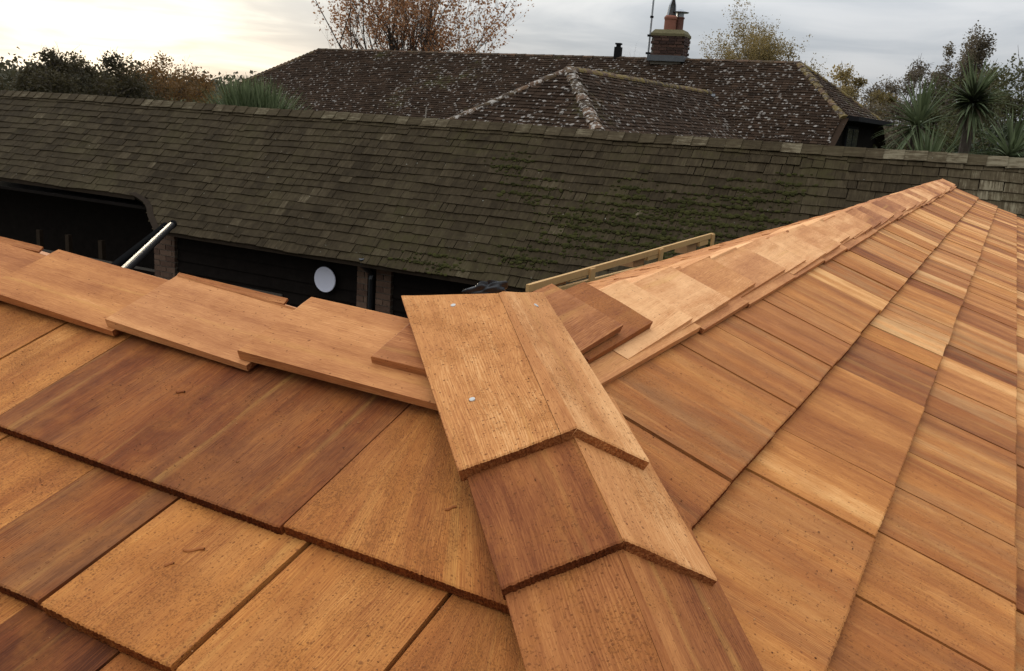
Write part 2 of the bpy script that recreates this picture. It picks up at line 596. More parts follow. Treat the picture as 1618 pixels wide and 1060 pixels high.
MAT['brick'] = brick_mat('brick', (.065, .034, .022), (.15, .092, .060))
MAT['brick_dark'] = brick_mat('sooty_brick', (.038, .021, .016), (.105, .055, .038))
MAT['mortar'] = simple('mortar', (.13, .11, .085), .95, nscale=60, bumpd=.003)
MAT['black_board'] = simple('black_weatherboard', (.011, .0085, .007), .9, nscale=9, namp=.5, bumpd=.004, spec=.04)
MAT['dark_timber'] = simple('dark_timber', (.030, .021, .014), .9, nscale=12, namp=.4, bumpd=.004, spec=.05)
MAT['grey_rail'] = simple('weathered_rail', (.075, .062, .048), .8, nscale=12, namp=.3)
MAT['lead'] = simple('lead', (.095, .098, .10), .6, nscale=14, namp=.3)
MAT['terracotta'] = simple('terracotta', (.25, .10, .065), .85, nscale=12, namp=.3, bumpd=.004)
MAT['terracotta_dark'] = simple('sooty_terracotta', (.14, .065, .048), .85, nscale=12, namp=.35, bumpd=.004)
MAT['galv'] = simple('galvanised', (.34, .35, .36), .45, .8, nscale=20, namp=.2)
MAT['black_plastic'] = simple('black_plastic', (.010, .010, .011), .32, nscale=20, namp=.3, spec=.35)
MAT['black_matt'] = simple('black_metal', (.014, .013, .013), .75, nscale=20, namp=.3, spec=.06)
MAT['pipe'] = simple('pipe_plastic', (.010, .010, .011), .34, nscale=20, namp=.3, spec=.5)
MAT['pipe_matt'] = simple('pipe_matt', (.008, .008, .008), .9, nscale=20, namp=.3, spec=.0)
for m_, ior_ in (('pipe', 1.07), ('pipe_matt', 1.05)):
    MAT[m_].node_tree.nodes['Principled BSDF'].inputs['IOR'].default_value = ior_
MAT['white_disc'] = simple('white_disc', (.62, .62, .70), .55, nscale=6, namp=.06)
MAT['nail'] = simple('nail_steel', (.55, .52, .47), .6, .1, nscale=300, namp=.15)
MAT['moss'] = simple('moss', (.050, .056, .014), .95, nscale=40, namp=.6, coord='Object')
MAT['grass'] = simple('grass', (.060, .075, .028), .95, nscale=2.0, namp=.4)
MAT['gravel'] = simple('yard_gravel', (.13, .115, .095), .95, nscale=25.0, namp=.45, bumpd=.01)
MAT['soft_pine'] = simple('pale_softwood', (.52, .31, .12), .75, nscale=20, namp=.2)
MAT['soft_pine_end'] = simple('softwood_end', (.34, .19, .085), .85, nscale=40, namp=.3)
MAT['crown_mortar'] = simple('chimney_flaunching', (.13, .11, .055), .95, nscale=16, namp=.5, bumpd=.01)
MAT['window_dark'] = simple('dark_glass', (.02, .022, .025), .08, nscale=4, namp=.2, spec=.6)
MAT['plaster'] = simple('house_wall', (.30, .26, .21), .9, nscale=8, namp=.2)


def leaf_mat(name, c0, c1, trans=.35):
    m, nt, b = new_mat(name)
    r, g, bl = vattr(nt)
    col = mixc(nt, r, c0, c1)
    nt.links.new(col, b.inputs['Base Color'])
    b.inputs['Roughness'].default_value = .65
    t = nt.nodes.new('ShaderNodeBsdfTranslucent')
    nt.links.new(col, t.inputs[0])
    mx = nt.nodes.new('ShaderNodeMixShader')
    mx.inputs[0].default_value = trans
    nt.links.new(b.outputs[0], mx.inputs[1])
    nt.links.new(t.outputs[0], mx.inputs[2])
    nt.links.new(mx.outputs[0], nt.nodes['Material Output'].inputs[0])
    return m


MAT['bark'] = simple('bark', (.075, .058, .045), .95, nscale=15, namp=.4, bumpd=.01)
MAT['bark_pale'] = simple('pale_bark', (.14, .115, .10), .95, nscale=15, namp=.4, bumpd=.01)

# ------------------------------------------------------------------ ground
g = MB()
g.face([(-1500, -1500, GROUND), (1500, -1500, GROUND), (1500, 1500, GROUND), (-1500, 1500, GROUND)])
tag(g.build('ground', MAT['grass']), kind='structure')
g = MB()
g.face([(-16, -8, GROUND + .004), (8, -8, GROUND + .004), (8, 12, GROUND + .004), (-16, 12, GROUND + .004)])
tag(g.build('yard', MAT['gravel']), kind='structure')

# ------------------------------------------------------------------ the new cedar roof
NL = Vector((0, -T, 1)).normalized()     # left face, falls towards -y
NR = Vector((T, 0, 1)).normalized()      # right face, falls towards +x
QX, QY = -.47, .45                       # where the two ridges run


def PL(x, y, h=0.0):
    return Vector((x, y, T * y + h)) * S


def PR(x, y, h=0.0):
    return Vector((x, y, -T * x + h)) * S


def PFR(x, y, h=0.0):                    # far slope of the right wing
    return Vector((x, y, -T * QX + .416 * (x - QX) + h)) * S


def PFL(x, y, h=0.0):                    # far slope of the left wing
    return Vector((x, y, T * QY - T * (y - QY) + h)) * S


build = empty('outbuilding', (0, 0, 0))
tag(build, 'L-shaped outbuilding with a new orange cedar shingle roof, nearest the camera', 'building')
EV = 14.5
END = 51.6
LEND = -45.0
mb = MB()
dk = -.17
mb.face([PL(LEND, QY, dk), PL(QX, QY, dk), PL(EV, -EV, dk), PL(LEND, -EV, dk)])
mb.face([PR(QX, QY, dk), PR(QX, END, dk), PR(EV, END, dk), PR(EV, -EV, dk)])
mb.face([PFR(QX, QY, dk), PFR(QX, END, dk), PFR(-13.0, END, dk), PFR(-13.0, 13.0, dk)])
mb.face([PFL(QX, QY, dk), PFL(LEND, QY, dk), PFL(LEND, 13.0, dk), PFL(-13.0, 13.0, dk)])
deck = mb.build('roof', MAT['dark_timber'], build)


def wood(o, tone, pink=0.0, speck=.5, seed=None, grey=0.0):
    o['tone'] = float(tone)
    o['pink'] = float(pink)
    o['speck'] = float(speck)
    o['grey'] = float(grey)
    o['seed'] = float(random.random() if seed is None else seed)
    return o


TB = .065 * S
WM = [MAT['cedar'], MAT['cedar_end']]


def shingle(face, a0, a1, b0, b1, tone, speck=.5, pink=0.0, nx=3, ny=3, h0=0.0, h1=None, name='shingle', seed=None, grey=0.0):
    """a0..a1 along the course, b0 the butt line and b1 the upper edge measured down the slope"""
    gap = random.choice((.006, .010, .014, .022))
    j0, j1 = random.uniform(-.012, .012), random.uniform(-.012, .012)
    dh = random.uniform(-.008, .010)
    h1 = -.085 * (b0 - b1) if h1 is None else h1
    if face == 'R':
        f = lambda a, b, h: PR(b, a, h)
        n = NR
    else:
        f = lambda a, b, h: PL(a, -b, h)
        n = NL
    mb = MB()
    if face == 'R':         # trim to the hip
        c0b, c1b, c1t, c0t = max(a0 + gap, -b0 + .06), a1 - gap, max(a1 - gap, -b1 + .12), max(a0 + gap, -b1 + .06)
    else:
        c0b, c1b, c1t, c0t = a0 + gap, min(a1 - gap, b0 - .06), min(a1 - gap, b1 - .06), min(a0 + gap, b1 - .12)
    slab(mb, f(c0b, b0 + j0, h0 + dh), f(c1b, b0 + j1, h0 + dh + random.uniform(-.006, .006)), f(c1t + random.uniform(-.008, .008), b1, h1 + dh),
         f(c0t + random.uniform(-.008, .008), b1, h1 + dh), n, TB * random.uniform(.92, 1.12), TB * .55, nx, ny, rough=.0005 if nx > 6 else .0005, wav=.0006)
    return wood(mb.build(name, WM, deck), tone, pink, speck, seed, grey)


A1 = 1.527
# left face: (butt line, upper edge, joints, tones)
left_rows = [
    (A1, -.30, [-12.2, -11.0, -10.2, -8.9, -7.8, -6.5, -5.35, -4.3, -3.49, -.57, 1.75], [.5, .6, .45, .6, .5, .55, .60, .56, .27, .52]),
    (A1 + 1, A1 - .15, [-9.0, -7.9, -6.6, -5.6, -4.5, -3.3, -2.31, -1.47, -.37, .63, 2.70], [.5, .6, .4, .5, .6, .54, .30, .64, .54, .54]),
    (A1 + 2, A1 + .85, [-7.0, -5.8, -4.6, -3.6, -2.7, -1.624, -.816, .45, 1.5, 2.6, 3.7], [.5, .6, .45, .5, .6, .12, .50, .46, .55, .5]),
    (A1 + 3, A1 + 1.85, [-6.0, -4.8, -3.9, -2.6, -1.5, -.3, .9, 2.0, 3.2, 4.7], None),
    (A1 + 4, A1 + 2.85, [-5.0, -3.8, -2.7, -1.6, -.4, .8, 2.1, 3.4, 4.4, 5.7], None),
]
for b0, b1, js, tn in left_rows:
    for k in range(len(js) - 1):
        near = js[k + 1] > -5.6
        w = js[k + 1] - js[k]
        shingle('L', js[k], js[k + 1], b0, b1, tn[k] if tn else random.uniform(.4, .62), speck=random.uniform(1.05, 1.3) * (.55 if tn and tn[k] < .35 else 1), grey={0.27: .25, 0.30: .45}.get(tn[k] if tn else 0, .12),
                nx=max(4, int(w * 100)) if near else 3, ny=5 if near else 2, h1=-.05 if b0 == A1 else None)

# right face: joints read off the photograph near by, filled in at random farther off
R1J = [-1.75, -.35, .97, 2.33, 3.25, 4.40, 5.15, 5.55, 7.35, 9.45, 10.45, 12.7, 13.6, 15.5, 17.3, 19.3, 21.6, 22.8, 25.1, 27.0, 29.1, 30.2, 32.4, 35.0, 36.6, 38.5, 40.8, 42.6, 44.1, 46.3, 48.0, 49.8, END]
R2J = [-2.75, -1.2, 1.51, 2.72, 5.55, 7.6, 9.5, 10.9, 12.3, 13.5, 15.1, 16.7, 18.4, 20.4, 22.3, 24.2, 26.3, 28.0, 30.5, 33.0, 35.2, 37.6, 39.8, 42.0, 44.2, 46.0, 48.3, 50.1, END]
R3J = [-3.6, -2.2, -.9, .64, 1.84, 2.95, 4.05, 5.68, 7.25, 8.35, 9.94, 11.2, 12.35, 14.1, 15.4, 17.3, 19.0, 20.3, 22.4, 24.0, 26.1, 28.2, 29.6, 31.8, 33.9, 35.5, 37.7, 39.9, 41.5, 43.8, 45.7, 47.9, 49.6, END]


def rand_joints(a, b):
    js = [a]
    while js[-1] < b - 2.2:
        js.append(js[-1] + random.choice((random.uniform(.6, 1.2), random.uniform(1.0, 2.0))))
    return js + [b]


R1T = {3: .56, 2: .52, 1: .48, 4: .56, 5: .55, 6: .5, 7: .60, 8: .56, 9: .50, 10: .62, 11: .50, 12: .46}
R2T = {1: .60, 2: .68, 3: .56, 4: .60, 5: .46, 6: .60, 7: .42}
R3T = {3: .60, 4: .55, 5: .63, 6: .56, 7: .58, 8: .60, 9: .54, 2: .45}
def split_joints(js):
    out = [js[0]]
    for a, b in zip(js[:-1], js[1:]):
        if a > 5 and b - a > 1.3 and random.random() < .75:
            out.append(a + (b - a) * random.uniform(.35, .65))
        out.append(b)
    return out


R1J, R2J, R3J = split_joints(R1J), split_joints(R2J), split_joints(R3J)
for row, (js, tn) in enumerate([(R1J, R1T), (R2J, R2T), (R3J, R3T), (rand_joints(-4.6, END), {}), (rand_joints(-5.6, END), {}), (rand_joints(-6.6, END), {})]):
    b0 = A1 + row
    b1 = -.30 if row == 0 else b0 - 1.15
    for k in range(len(js) - 1):
        near = js[k] < 8 and row < 4
        w = js[k + 1] - js[k]
        far = js[k] > 12
        shingle('R', js[k], js[k + 1], b0, b1, (tn.get(k) if js[k] < 5 else None) or (random.choice((.38, .46, .54, .60, .66, .72, .80, .86)) + random.uniform(-.04, .04)),
                speck=max(.25, .85 - .05 * max(js[k], 0)) * random.uniform(.7, 1.1), pink=random.uniform(0, .3) if js[k] > 3 else .1, grey=random.choice((0, .1, .2, .35, .5)) if js[k] > -.5 else .2,
                nx=max(4, int(w * 60)) if near else 2, ny=4 if near else 1, h1=-.05 if row == 0 else None)

# rows out of the picture lower down, as one lot of shingles
mb = MB()
for face, rows, lo, hi in (('L', range(5, 13), -12.0, None), ('R', range(6, 13), None, END)):
    for row in rows:
        b0 = A1 + row
        a = lo if face == 'L' else -b0 - .1
        stop = b0 + .1 if face == 'L' else hi
        while a < stop - .2:
            w = min(random.uniform(.8, 2.2), stop - a)
            f = (lambda a_, b_, h_: PR(b_, a_, h_)) if face == 'R' else (lambda a_, b_, h_: PL(a_, -b_, h_))
            slab(mb, f(a + .012, b0, 0), f(a + w - .012, b0, 0), f(a + w - .012, b0 - 1.15, -.1), f(a + .012, b0 - 1.15, -.1), NR if face == 'R' else NL, TB, TB * .5,
                 uvoff=(random.random() * 9, random.random() * 9))
            a += w
o = wood(mb.build('lower_shingles', WM, build), .54, .1, .4, .3)
tag(o, kind='stuff')
# far slope of the right wing, seen at a grazing angle, and of the left wing
mb = MB()
NFR = Vector((-.416, 0, 1)).normalized()
NFL = Vector((0, T, 1)).normalized()
for k in range(0, 12):
    xb = -2.0 - k
    y = -xb + .3
    while y < END - .1:
        w = min(random.uniform(.9, 2.4), END - y)
        dh = random.uniform(-.05, .0)
        slab(mb, PFR(xb, y + .012, dh), PFR(xb, y + w - .012, dh), PFR(xb + 1.15, y + w - .012, -.1 + dh), PFR(xb + 1.15, y + .012, -.1 + dh), NFR, TB, TB * .5,
             uvoff=(random.random() * 9, random.random() * 9))
        y += w
for k in range(0, 12):
    yb = 2.0 + k
    x = -yb - .3
    while x > -30:
        w = random.uniform(.9, 2.4)
        slab(mb, PFL(x, yb), PFL(x - w + .02, yb), PFL(x - w + .02, yb - 1.15, -.1), PFL(x, yb - 1.15, -.1), NFL, TB, TB * .5, uvoff=(random.random() * 9, random.random() * 9))
        x -= w
o = wood(mb.build('far_slope_shingles', WM, build), .62, .45, .25, .7)
tag(o, kind='stuff')

# walls below
wz0, wz1 = GROUND, -T * (EV - 2.5) * S - .17 * S
for name, (x0, y0, x1, y1) in {'a': (EV - 2.5, -EV + 2.5, EV - 2.5, END - 1.5), 'b': (LEND, -EV + 2.5, EV - 2.5, -EV + 2.5), 'c': (-EV + 4, EV - 4, -EV + 4, END - 1.5),
                               'd': (-EV + 4, END - 1.5, EV - 2.5, END - 1.5), 'e': (LEND, EV - 4, -EV + 4, EV - 4)}.items():
    p, q = Vector((x0, y0, 0)) * S, Vector((x1, y1, 0)) * S
    mb = MB()
    mb.box(((p.x + q.x) / 2, (p.y + q.y) / 2, (wz0 + wz1) / 2), abs(q.x - p.x) + .1, abs(q.y - p.y) + .1, wz1 - wz0)
    mb.build('wall', MAT['black_board'], build)
mb = MB()     # gable infill and verge board at the far end
mb.face([PR(EV - 2.5, END - 1.5, -.2), PR(QX, END - 1.5, -.2), PFR(-EV + 4, END - 1.5, -.2)])
mb.build('gable', MAT['black_board'], build)

# ------------------------------------------------------------------ ridge caps
CT = .075 * S


def cap_board(name, p0, p1, p2, p3, nrm, tone, pink=.6, speck=.5, nx=10, ny=8, tb=CT, tt=CT * .7, parent=build, seed=None, rough=.0004):
    mb = MB()
    slab(mb, p0, p1, p2, p3, nrm, tb, tt, nx, ny, rough=rough, wav=.0005)
    return wood(mb.build(name, WM, parent), tone, pink, speck, seed)


# left ridge: (butt x, other end x, lower y, upper y, tone, pink)
lc = [(-.99, .02, -.14, .62, .40, .75, .20, .19), (-2.13, .10, -.355, .49, .64, .7, .150, .11), (-3.68, -2.02, -.37, .40, .66, .85, .150, .055),
      (-5.45, -3.58, -.375, .44, .58, .5, .150, .055), (-6.95, -5.35, -.36, .42, .55, .6, .15, .055), (-8.5, -6.85, -.36, .42, .6, .6, .15, .055), (-10.0, -8.4, -.36, .42, .5, .6, .15, .055)]
for k, (xb, xo, yl, yu, tone, pink, hb, ho) in enumerate(lc):
    cap_board('ridge_cap_board', PL(xb, yl, hb), PL(xb, yu, hb), PL(xo, yu, ho), PL(xo, yl, ho), NL, tone, pink, .30, 14, 12, seed=.11 * k + .05)
    # the board on the far side of the ridge
    if k > 1:
        cap_board('ridge_cap_board', PFL(xb + .03, yu + .0, hb - .02), PFL(xb + .03, yu + .85, hb), PFL(xo, yu + .85, ho), PFL(xo, yu, ho - .02), NFL, tone + random.uniform(-.05, .1), pink, .2, 3, 3)
# two far-side boards whose bevelled edges stand above the crest
for xb, xo, yy, h in ((-3.70, -2.36, .44, .165), (-7.0, -5.75, .46, .165)):
    cap_board('ridge_cap_board', PL(xb, yy - .08, h - .045), PL(xb, yy + .01, h - .01), PL(xo, yy + .02, h - .05), PL(xo, yy - .03, h - .075), NL, .56, .6, .5, 3, 8, tb=.03 * S, tt=.02 * S)

# right ridge, butts facing away: (far butt y, near end y, lower x, upper x, tone, pink)
rc = [(2.10, .95, .12, -.62, .50, .75, .245), (2.80, 1.3, .155, -.60, .42, .3, .185), (3.72, 1.9, .27, -.53, .92, .9, .135), (5.15, 2.9, .275, -.50, .88, .95, .135),
      (6.50, 4.3, .235, -.45, .70, .7, .14), (8.25, 5.6, .245, -.44, .72, .9, .14)]
y = 8.25
while y < END - .8:
    y += random.uniform(1.25, 1.75)
    y = min(y, END + .15)
    rc.append((y, y - 2.7, random.uniform(.22, .32), random.uniform(-.50, -.43), random.choice((.48, .66, .76, .82, .86, .92)), random.uniform(.7, 1.0), random.uniform(.125, .16)))
for k, (yb, yo, xl, xu, tone, pink, hb) in enumerate(rc):
    nn = 10 if k < 8 else 3
    ho = hb - .085
    cap_board('ridge_cap_board', PR(xl, yb, hb), PR(xu, yb, hb), PR(xu, yo, ho), PR(xl, yo, ho), NR, tone, pink, .4 if k > 1 else (.6, 1.0)[k], nn, nn, seed=random.random())
    if k < 2:
        continue
    t2 = min(.9, max(.4, tone + random.uniform(-.3, .2)))
    off = random.uniform(-.5, .5) if k > 1 else 0
    cap_board('ridge_cap_board', PFR(xu, yb + off, hb - .01), PFR(xu - .8, yb + off, hb + random.uniform(-.01, .03)), PFR(xu - .8, yo + off, ho), PFR(xu, yo + off, ho - .02), NFR, t2, pink, .2, nn, nn)
# the under-boards that show along the lower edge
y = .45
first = True
while y < END - .3:
    yn = 3.80 if first else min(y + random.uniform(1.4, 3.2), END)
    xl = .345 if first else random.uniform(.30, .38)
    cap_board('ridge_under_board', PR(xl, yn, .065), PR(-.30, yn, .065), PR(-.30, y, .030), PR(xl, y, .030), NR, .76 if first else random.uniform(.6, .82), .8, .15, 4, 8 if first else 2, tb=.06 * S)
    y = yn + (.02 if not first else .05)
    first = False

# ------------------------------------------------------------------ hip caps
DV = Vector((1, -1, 0)).normalized()
PV = Vector((1, 1, 0)).normalized()


def hipcap(crest_b, crest_t, sl, sr, lt, rt, tones, pinks, seeds, angL=18.4, angR=25.4, thick=.085, speck=(.95, .9), bev=.10):
    """crest_b/crest_t: lower and upper crest points; sl, sr: board widths; lt, rt: how far each outer corner runs past the crest top"""
    cb, ct = Vector(crest_b), Vector(crest_t)
    a = (ct - cb).normalized()
    vl = -PV - Vector((0, 0, math.tan(math.radians(angL))))
    vr = PV - Vector((0, 0, math.tan(math.radians(angR))))
    nl = vl.cross(a)
    nl = (nl if nl.z > 0 else -nl).normalized()
    nr = vr.cross(a)
    nr = (nr if nr.z > 0 else -nr).normalized()
    # left board stops short of the crest; the right board carries a planed bevel strip
    e = vl.normalized() * bev
    L = cap_board('hip_cap_board', (cb + vl * sl) * S, (cb + e) * S, (ct + e * .35) * S, (ct + vl * sl + a * lt) * S, nl, tones[0], pinks[0], speck[0], 90, 14, tb=thick * S, tt=thick * S * .8, seed=seeds[0], rough=.0005)
    R = cap_board('hip_cap_board', cb * S, (cb + vr * sr) * S, (ct + vr * sr + a * rt) * S, ct * S, nr, tones[1], pinks[1], speck[1], 60, 14, tb=thick * S, tt=thick * S * .8, seed=seeds[1], rough=.0004)
    mb = MB()
    lift = nl * .004
    slab(mb, (cb + e * .97 + lift) * S, (cb + lift) * S, (ct + lift) * S, (ct + e * .33 + lift) * S, nl, thick * S, thick * S * .8, 4, 14, rough=.0012)
    wood(mb.build('bevel_strip', WM, R), tones[1] - .06, pinks[1], speck[1] * .5, seeds[1] + .2)
    return L, R, cb, ct, a, vl, vr, nl, nr


H1 = hipcap((.905, -.555, .139), (-.390, .740, .608), .731, .508, .455, .55, (.66, .82), (.45, .60), (.31, .62), bev=.115)
H2 = hipcap((1.485, -1.135, -.194), (.30, .05, .33), .67, .593, 0, 0, (.34, .72), (.35, .60), (.47, .13), 18.7, 25.9, bev=.012)
H3 = hipcap((2.45, -2.10, -.80), (1.06, -.71, -.03), .64, .64, 0, 0, (.48, .46), (.4, .4), (.83, .29), 18.5, 25.0, bev=.06)
H4 = hipcap((3.30, -2.95, -1.13), (2.0, -1.65, -.62), .66, .62, 0, 0, (.55, .6), (.5, .6), (.2, .9), 18.5, 25.0, bev=.03)
for k in range(5, 13):
    x = 3.30 + (k - 4) * .95
    hipcap((x, .35 - x, -T * x + .30), (x - 1.4, 1.75 - x, -T * (x - 1.4) + .26), .66, .6, 0, 0, (random.uniform(.4, .65), .6), (.5, .6), (random.random(), random.random()), bev=.03)


def nail(parent_tuple, side, fa, fs):
    """a nail head at fraction fa up the crest and fs across one board"""
    L, R, cb, ct, a, vl, vr, nl, nr = parent_tuple
    board, v, n, w = (L, vl, nl, .73) if side < 0 else (R, vr, nr, .52)
    p = (cb + (ct - cb) * fa + v * w * fs) * S
    n = Vector(n)
    q = n.to_track_quat('Z', 'Y')
    mb = MB()
    ring = lambda r, h: [p + q @ Vector((r * math.cos(k * math.pi / 5), r * math.sin(k * math.pi / 5), h)) for k in range(10)]
    r0, r1, r2 = ring(.0026, -.001), ring(.0026, .0004), ring(.0016, .0007)
    for i in range(10):
        j = (i + 1) % 10
        mb.face([r0[i], r0[j], r1[j], r1[i]])
        mb.face([r1[i], r1[j], r2[j], r2[i]])
    mb.face(r2)
    mb.build('nail_head', MAT['nail'], board)


nail(H1, -1, 1.02, .53)
nail(H1, -1, .34, .70)
nail(H1, 1, 1.05, .60)

# ------------------------------------------------------------------ sawdust, chips and shavings on the new roof
mb = MB()


def crumb(p, n, r):
    q = n.to_track_quat('Z', 'Y')
    a0 = random.uniform(0, 6.28)
    s = [random.uniform(.6, 1.5), random.uniform(.4, 1.0), random.uniform(.35, .8)]
    pts = [p + q @ Vector((r * s[0] * math.cos(a0 + d), r * s[1] * math.sin(a0 + d), 0)) for d in (0, 1.7, 3.2, 4.6)]
    top = p + q @ Vector((0, 0, r * s[2]))
    t = random.random() ** 1.5 * (.85 if random.random() < .93 else 1.15)
    for i in range(4):
        mb.face([pts[i], pts[(i + 1) % 4], top], None, 0, (t, 0, 0, 1))


def top_of(face, a, b):
    """height of the shingle surface at a along, b down the slope"""
    if b < A1:
        h = -.05 * (A1 - b) / (A1 + .3)
    else:
        h = -.085 * (1 - (b - A1) % 1.0)
    return (PL(a, -b, h) if face == 'L' else PR(b, a, h))


for i in range(9000):
    a, b = random.uniform(-6, 2.0), random.uniform(.45, 3.6)
    if b < -a + .0 and False:
        continue
    if a > b - .45:
        continue
    dens = .5 + .5 * math.sin(a * 2.1 + b * 3.3) * math.sin(a * .9 - b * 1.7)
    if random.random() > .15 + .85 * dens * (1 if a > -3 else .55):
        continue
    crumb(top_of('L', a, b), NL, random.choice((.0003, .0004, .0005, .0006, .0009)) * random.uniform(.7, 1.3))
for i in range(7000):
    a, b = random.uniform(-2, 9) if random.random() < .75 else random.uniform(-1, 3), random.uniform(.45, 4.6)
    if a < -b + .75:
        continue
    dens = .5 + .5 * math.sin(a * 1.7 + b * 2.7) * math.sin(a * 1.1 - b * 2.3)
    if random.random() > .12 + .8 * dens * (1.2 if a < 2.5 else .5):
        continue
    crumb(top_of('R', a, b), NR, random.choice((.0003, .0004, .0005, .0006, .0010)) * random.uniform(.7, 1.3))
for H, nL, nR in ((H1, 420, 330), (H2, 120, 150), (H3, 110, 60)):
    L, R, cb, ct, a, vl, vr, nl, nr = H
    for side, cnt in ((-1, nL), (1, nR)):
        for i in range(cnt):
            f, s = random.random(), random.random()
            v, n, w = (vl, nl, .70) if side < 0 else (vr, nr, .48)
            crumb((cb + (ct - cb) * f + v * w * s) * S + n * .0008, n, random.choice((.0003, .0004, .0006)) * random.uniform(.7, 1.3))


def sawdust_mat():
    m, nt, b = new_mat('sawdust')
    r, g, bl = vattr(nt)
    nt.links.new(ramp(nt, r, [(0, (.10, .035, .014)), (.55, (.24, .09, .03)), (.8, (.42, .19, .07)), (1, (.66, .38, .16))]), b.inputs['Base Color'])
    b.inputs['Roughness'].default_value = .9
    return m


MAT['sawdust'] = sawdust_mat()
tag(mb.build('sawdust', MAT['sawdust']), 'loose crumbs of sawdust strewn over the new cedar shingles', 'sawdust', kind='stuff')

shv = [('L', -.98, 1.83, .35, .13, 'brown curled wood shaving on a golden shingle at lower left'), ('L', -1.02, 1.98, .3, .05, 'tiny dark wood chip just below the curled brown shaving'),
       ('L', -2.35, .72, .1, .07, 'thin flat wood chip lying under the left ridge caps'), ('L', .32, 1.02, .5, .07, 'short pale wood sliver beside the left edge of the hip caps'),
       ('R', 1.20, .92, .8, .06, 'dark wood crumb beside the right edge of the hip caps')]
for face, a, b, ang, ln, lab in shv:
    p = top_of(face, a, b)
    n = NL if face == 'L' else NR
    q = n.to_track_quat('Z', 'Y')
    d = q @ Vector((math.cos(ang), math.sin(ang), 0))
    sd = n.cross(d)
    mb = MB()
    N_ = 8
    row = []
    for i in range(N_ + 1):
        f = i / N_ - .5
        c_ = p + d * f * ln * S + sd * (.012 * S * math.sin(f * 5)) + n * (.012 * S + .05 * S * ln * 3 * abs(f) ** 1.5)
        w = .011 * S * (1.0 - 1.4 * f * f)
        row.append((c_ - sd * w - n * .004 * S, c_ - n * .0 * S, c_ + sd * w - n * .004 * S))
    th = n * .010 * S
    for i in range(N_):
        for k in range(2):
            mb.face([row[i][k], row[i][k + 1], row[i + 1][k + 1], row[i + 1][k]])
            mb.face([row[i + 1][k] - th, row[i + 1][k + 1] - th, row[i][k + 1] - th, row[i][k] - th])
        mb.face([row[i][0] - th, row[i][0], row[i + 1][0], row[i + 1][0] - th])
        mb.face([row[i][2], row[i][2] - th, row[i + 1][2] - th, row[i + 1][2]])
    tag(wood(mb.build('wood_shaving', WM), .42, .2, .1), lab, 'wood shaving', 'shavings on the new roof')

# ------------------------------------------------------------------ the old barn
BY = math.radians(3.024)
BD = Vector((math.cos(BY), math.sin(BY), 0))
BN = Vector((-math.sin(BY), math.cos(BY), 0))
BPH = math.radians(45.26)
BYB, BZB, K0 = 74.37, 1.215, .303
BNRM = (Vector((0, 0, 1)) * math.cos(BPH) - BN * math.sin(BPH)).normalized()
B0, B1 = -122.0, 17.0
NOTCH = -71.0
NCURVE = [(14.05, -76.6), (14.35, -75.4), (14.9, -73.9), (15.6, -72.9), (16.6, -72.0), (17.4, -71.0), (18.35, -69.8)]


def notch_a(s):
    for (s0, a0), (s1, a1) in zip(NCURVE[:-1], NCURVE[1:]):
        if s <= s1:
            return a0 + (a1 - a0) * (s - s0) / (s1 - s0)
    return NCURVE[-1][1]



def sag(a, s):
    """the old ridge dips to one end and waves a little"""
    lin = -.50 + .0068 * (a + 110) if a < 0 else .25
    w = .05 * math.sin(a * .13 + 1.0) + .03 * math.sin(a * .31)
    return (lin + w) * max(0.0, 1 - s / 20.0)


def PB(a, s, h=0.0):
    """a along the barn, s down its front slope from the ridge"""
    return (BD * a + BN * (BYB - s * math.cos(BPH)) + Vector((0, 0, BZB - s * math.sin(BPH) + sag(a, s))) + BNRM * h) * S


barn = empty('barn', tuple(PB(-50, 0).xy) + (GROUND,))
tag(barn, 'long low barn with mossy weathered grey shingle roof and black boarded walls', 'barn')


def attach(o, root):
    """parent o to root and keep it where it was built"""
    o.parent = root
    o.matrix_parent_inverse = Matrix.Translation(-Vector(root.location))
    return o


def proj(p):
    d = Vector(p) - C0
    z = d.dot(CF)
    return (809 + 1413.34 * d.dot(CR) / z, 530 - 1413.34 * d.dot(CU) / z, z)


def near_roof_top(x):
    """picture height above which the barn roof shows over the new roof"""
    if x < 700:
        return 2000
    if x < 1130:
        return 470 - (x - 700) * .2
    if x < 1500:
        return 380 - (x - 1130) * .265
    return 283 + (x - 1500) * .5


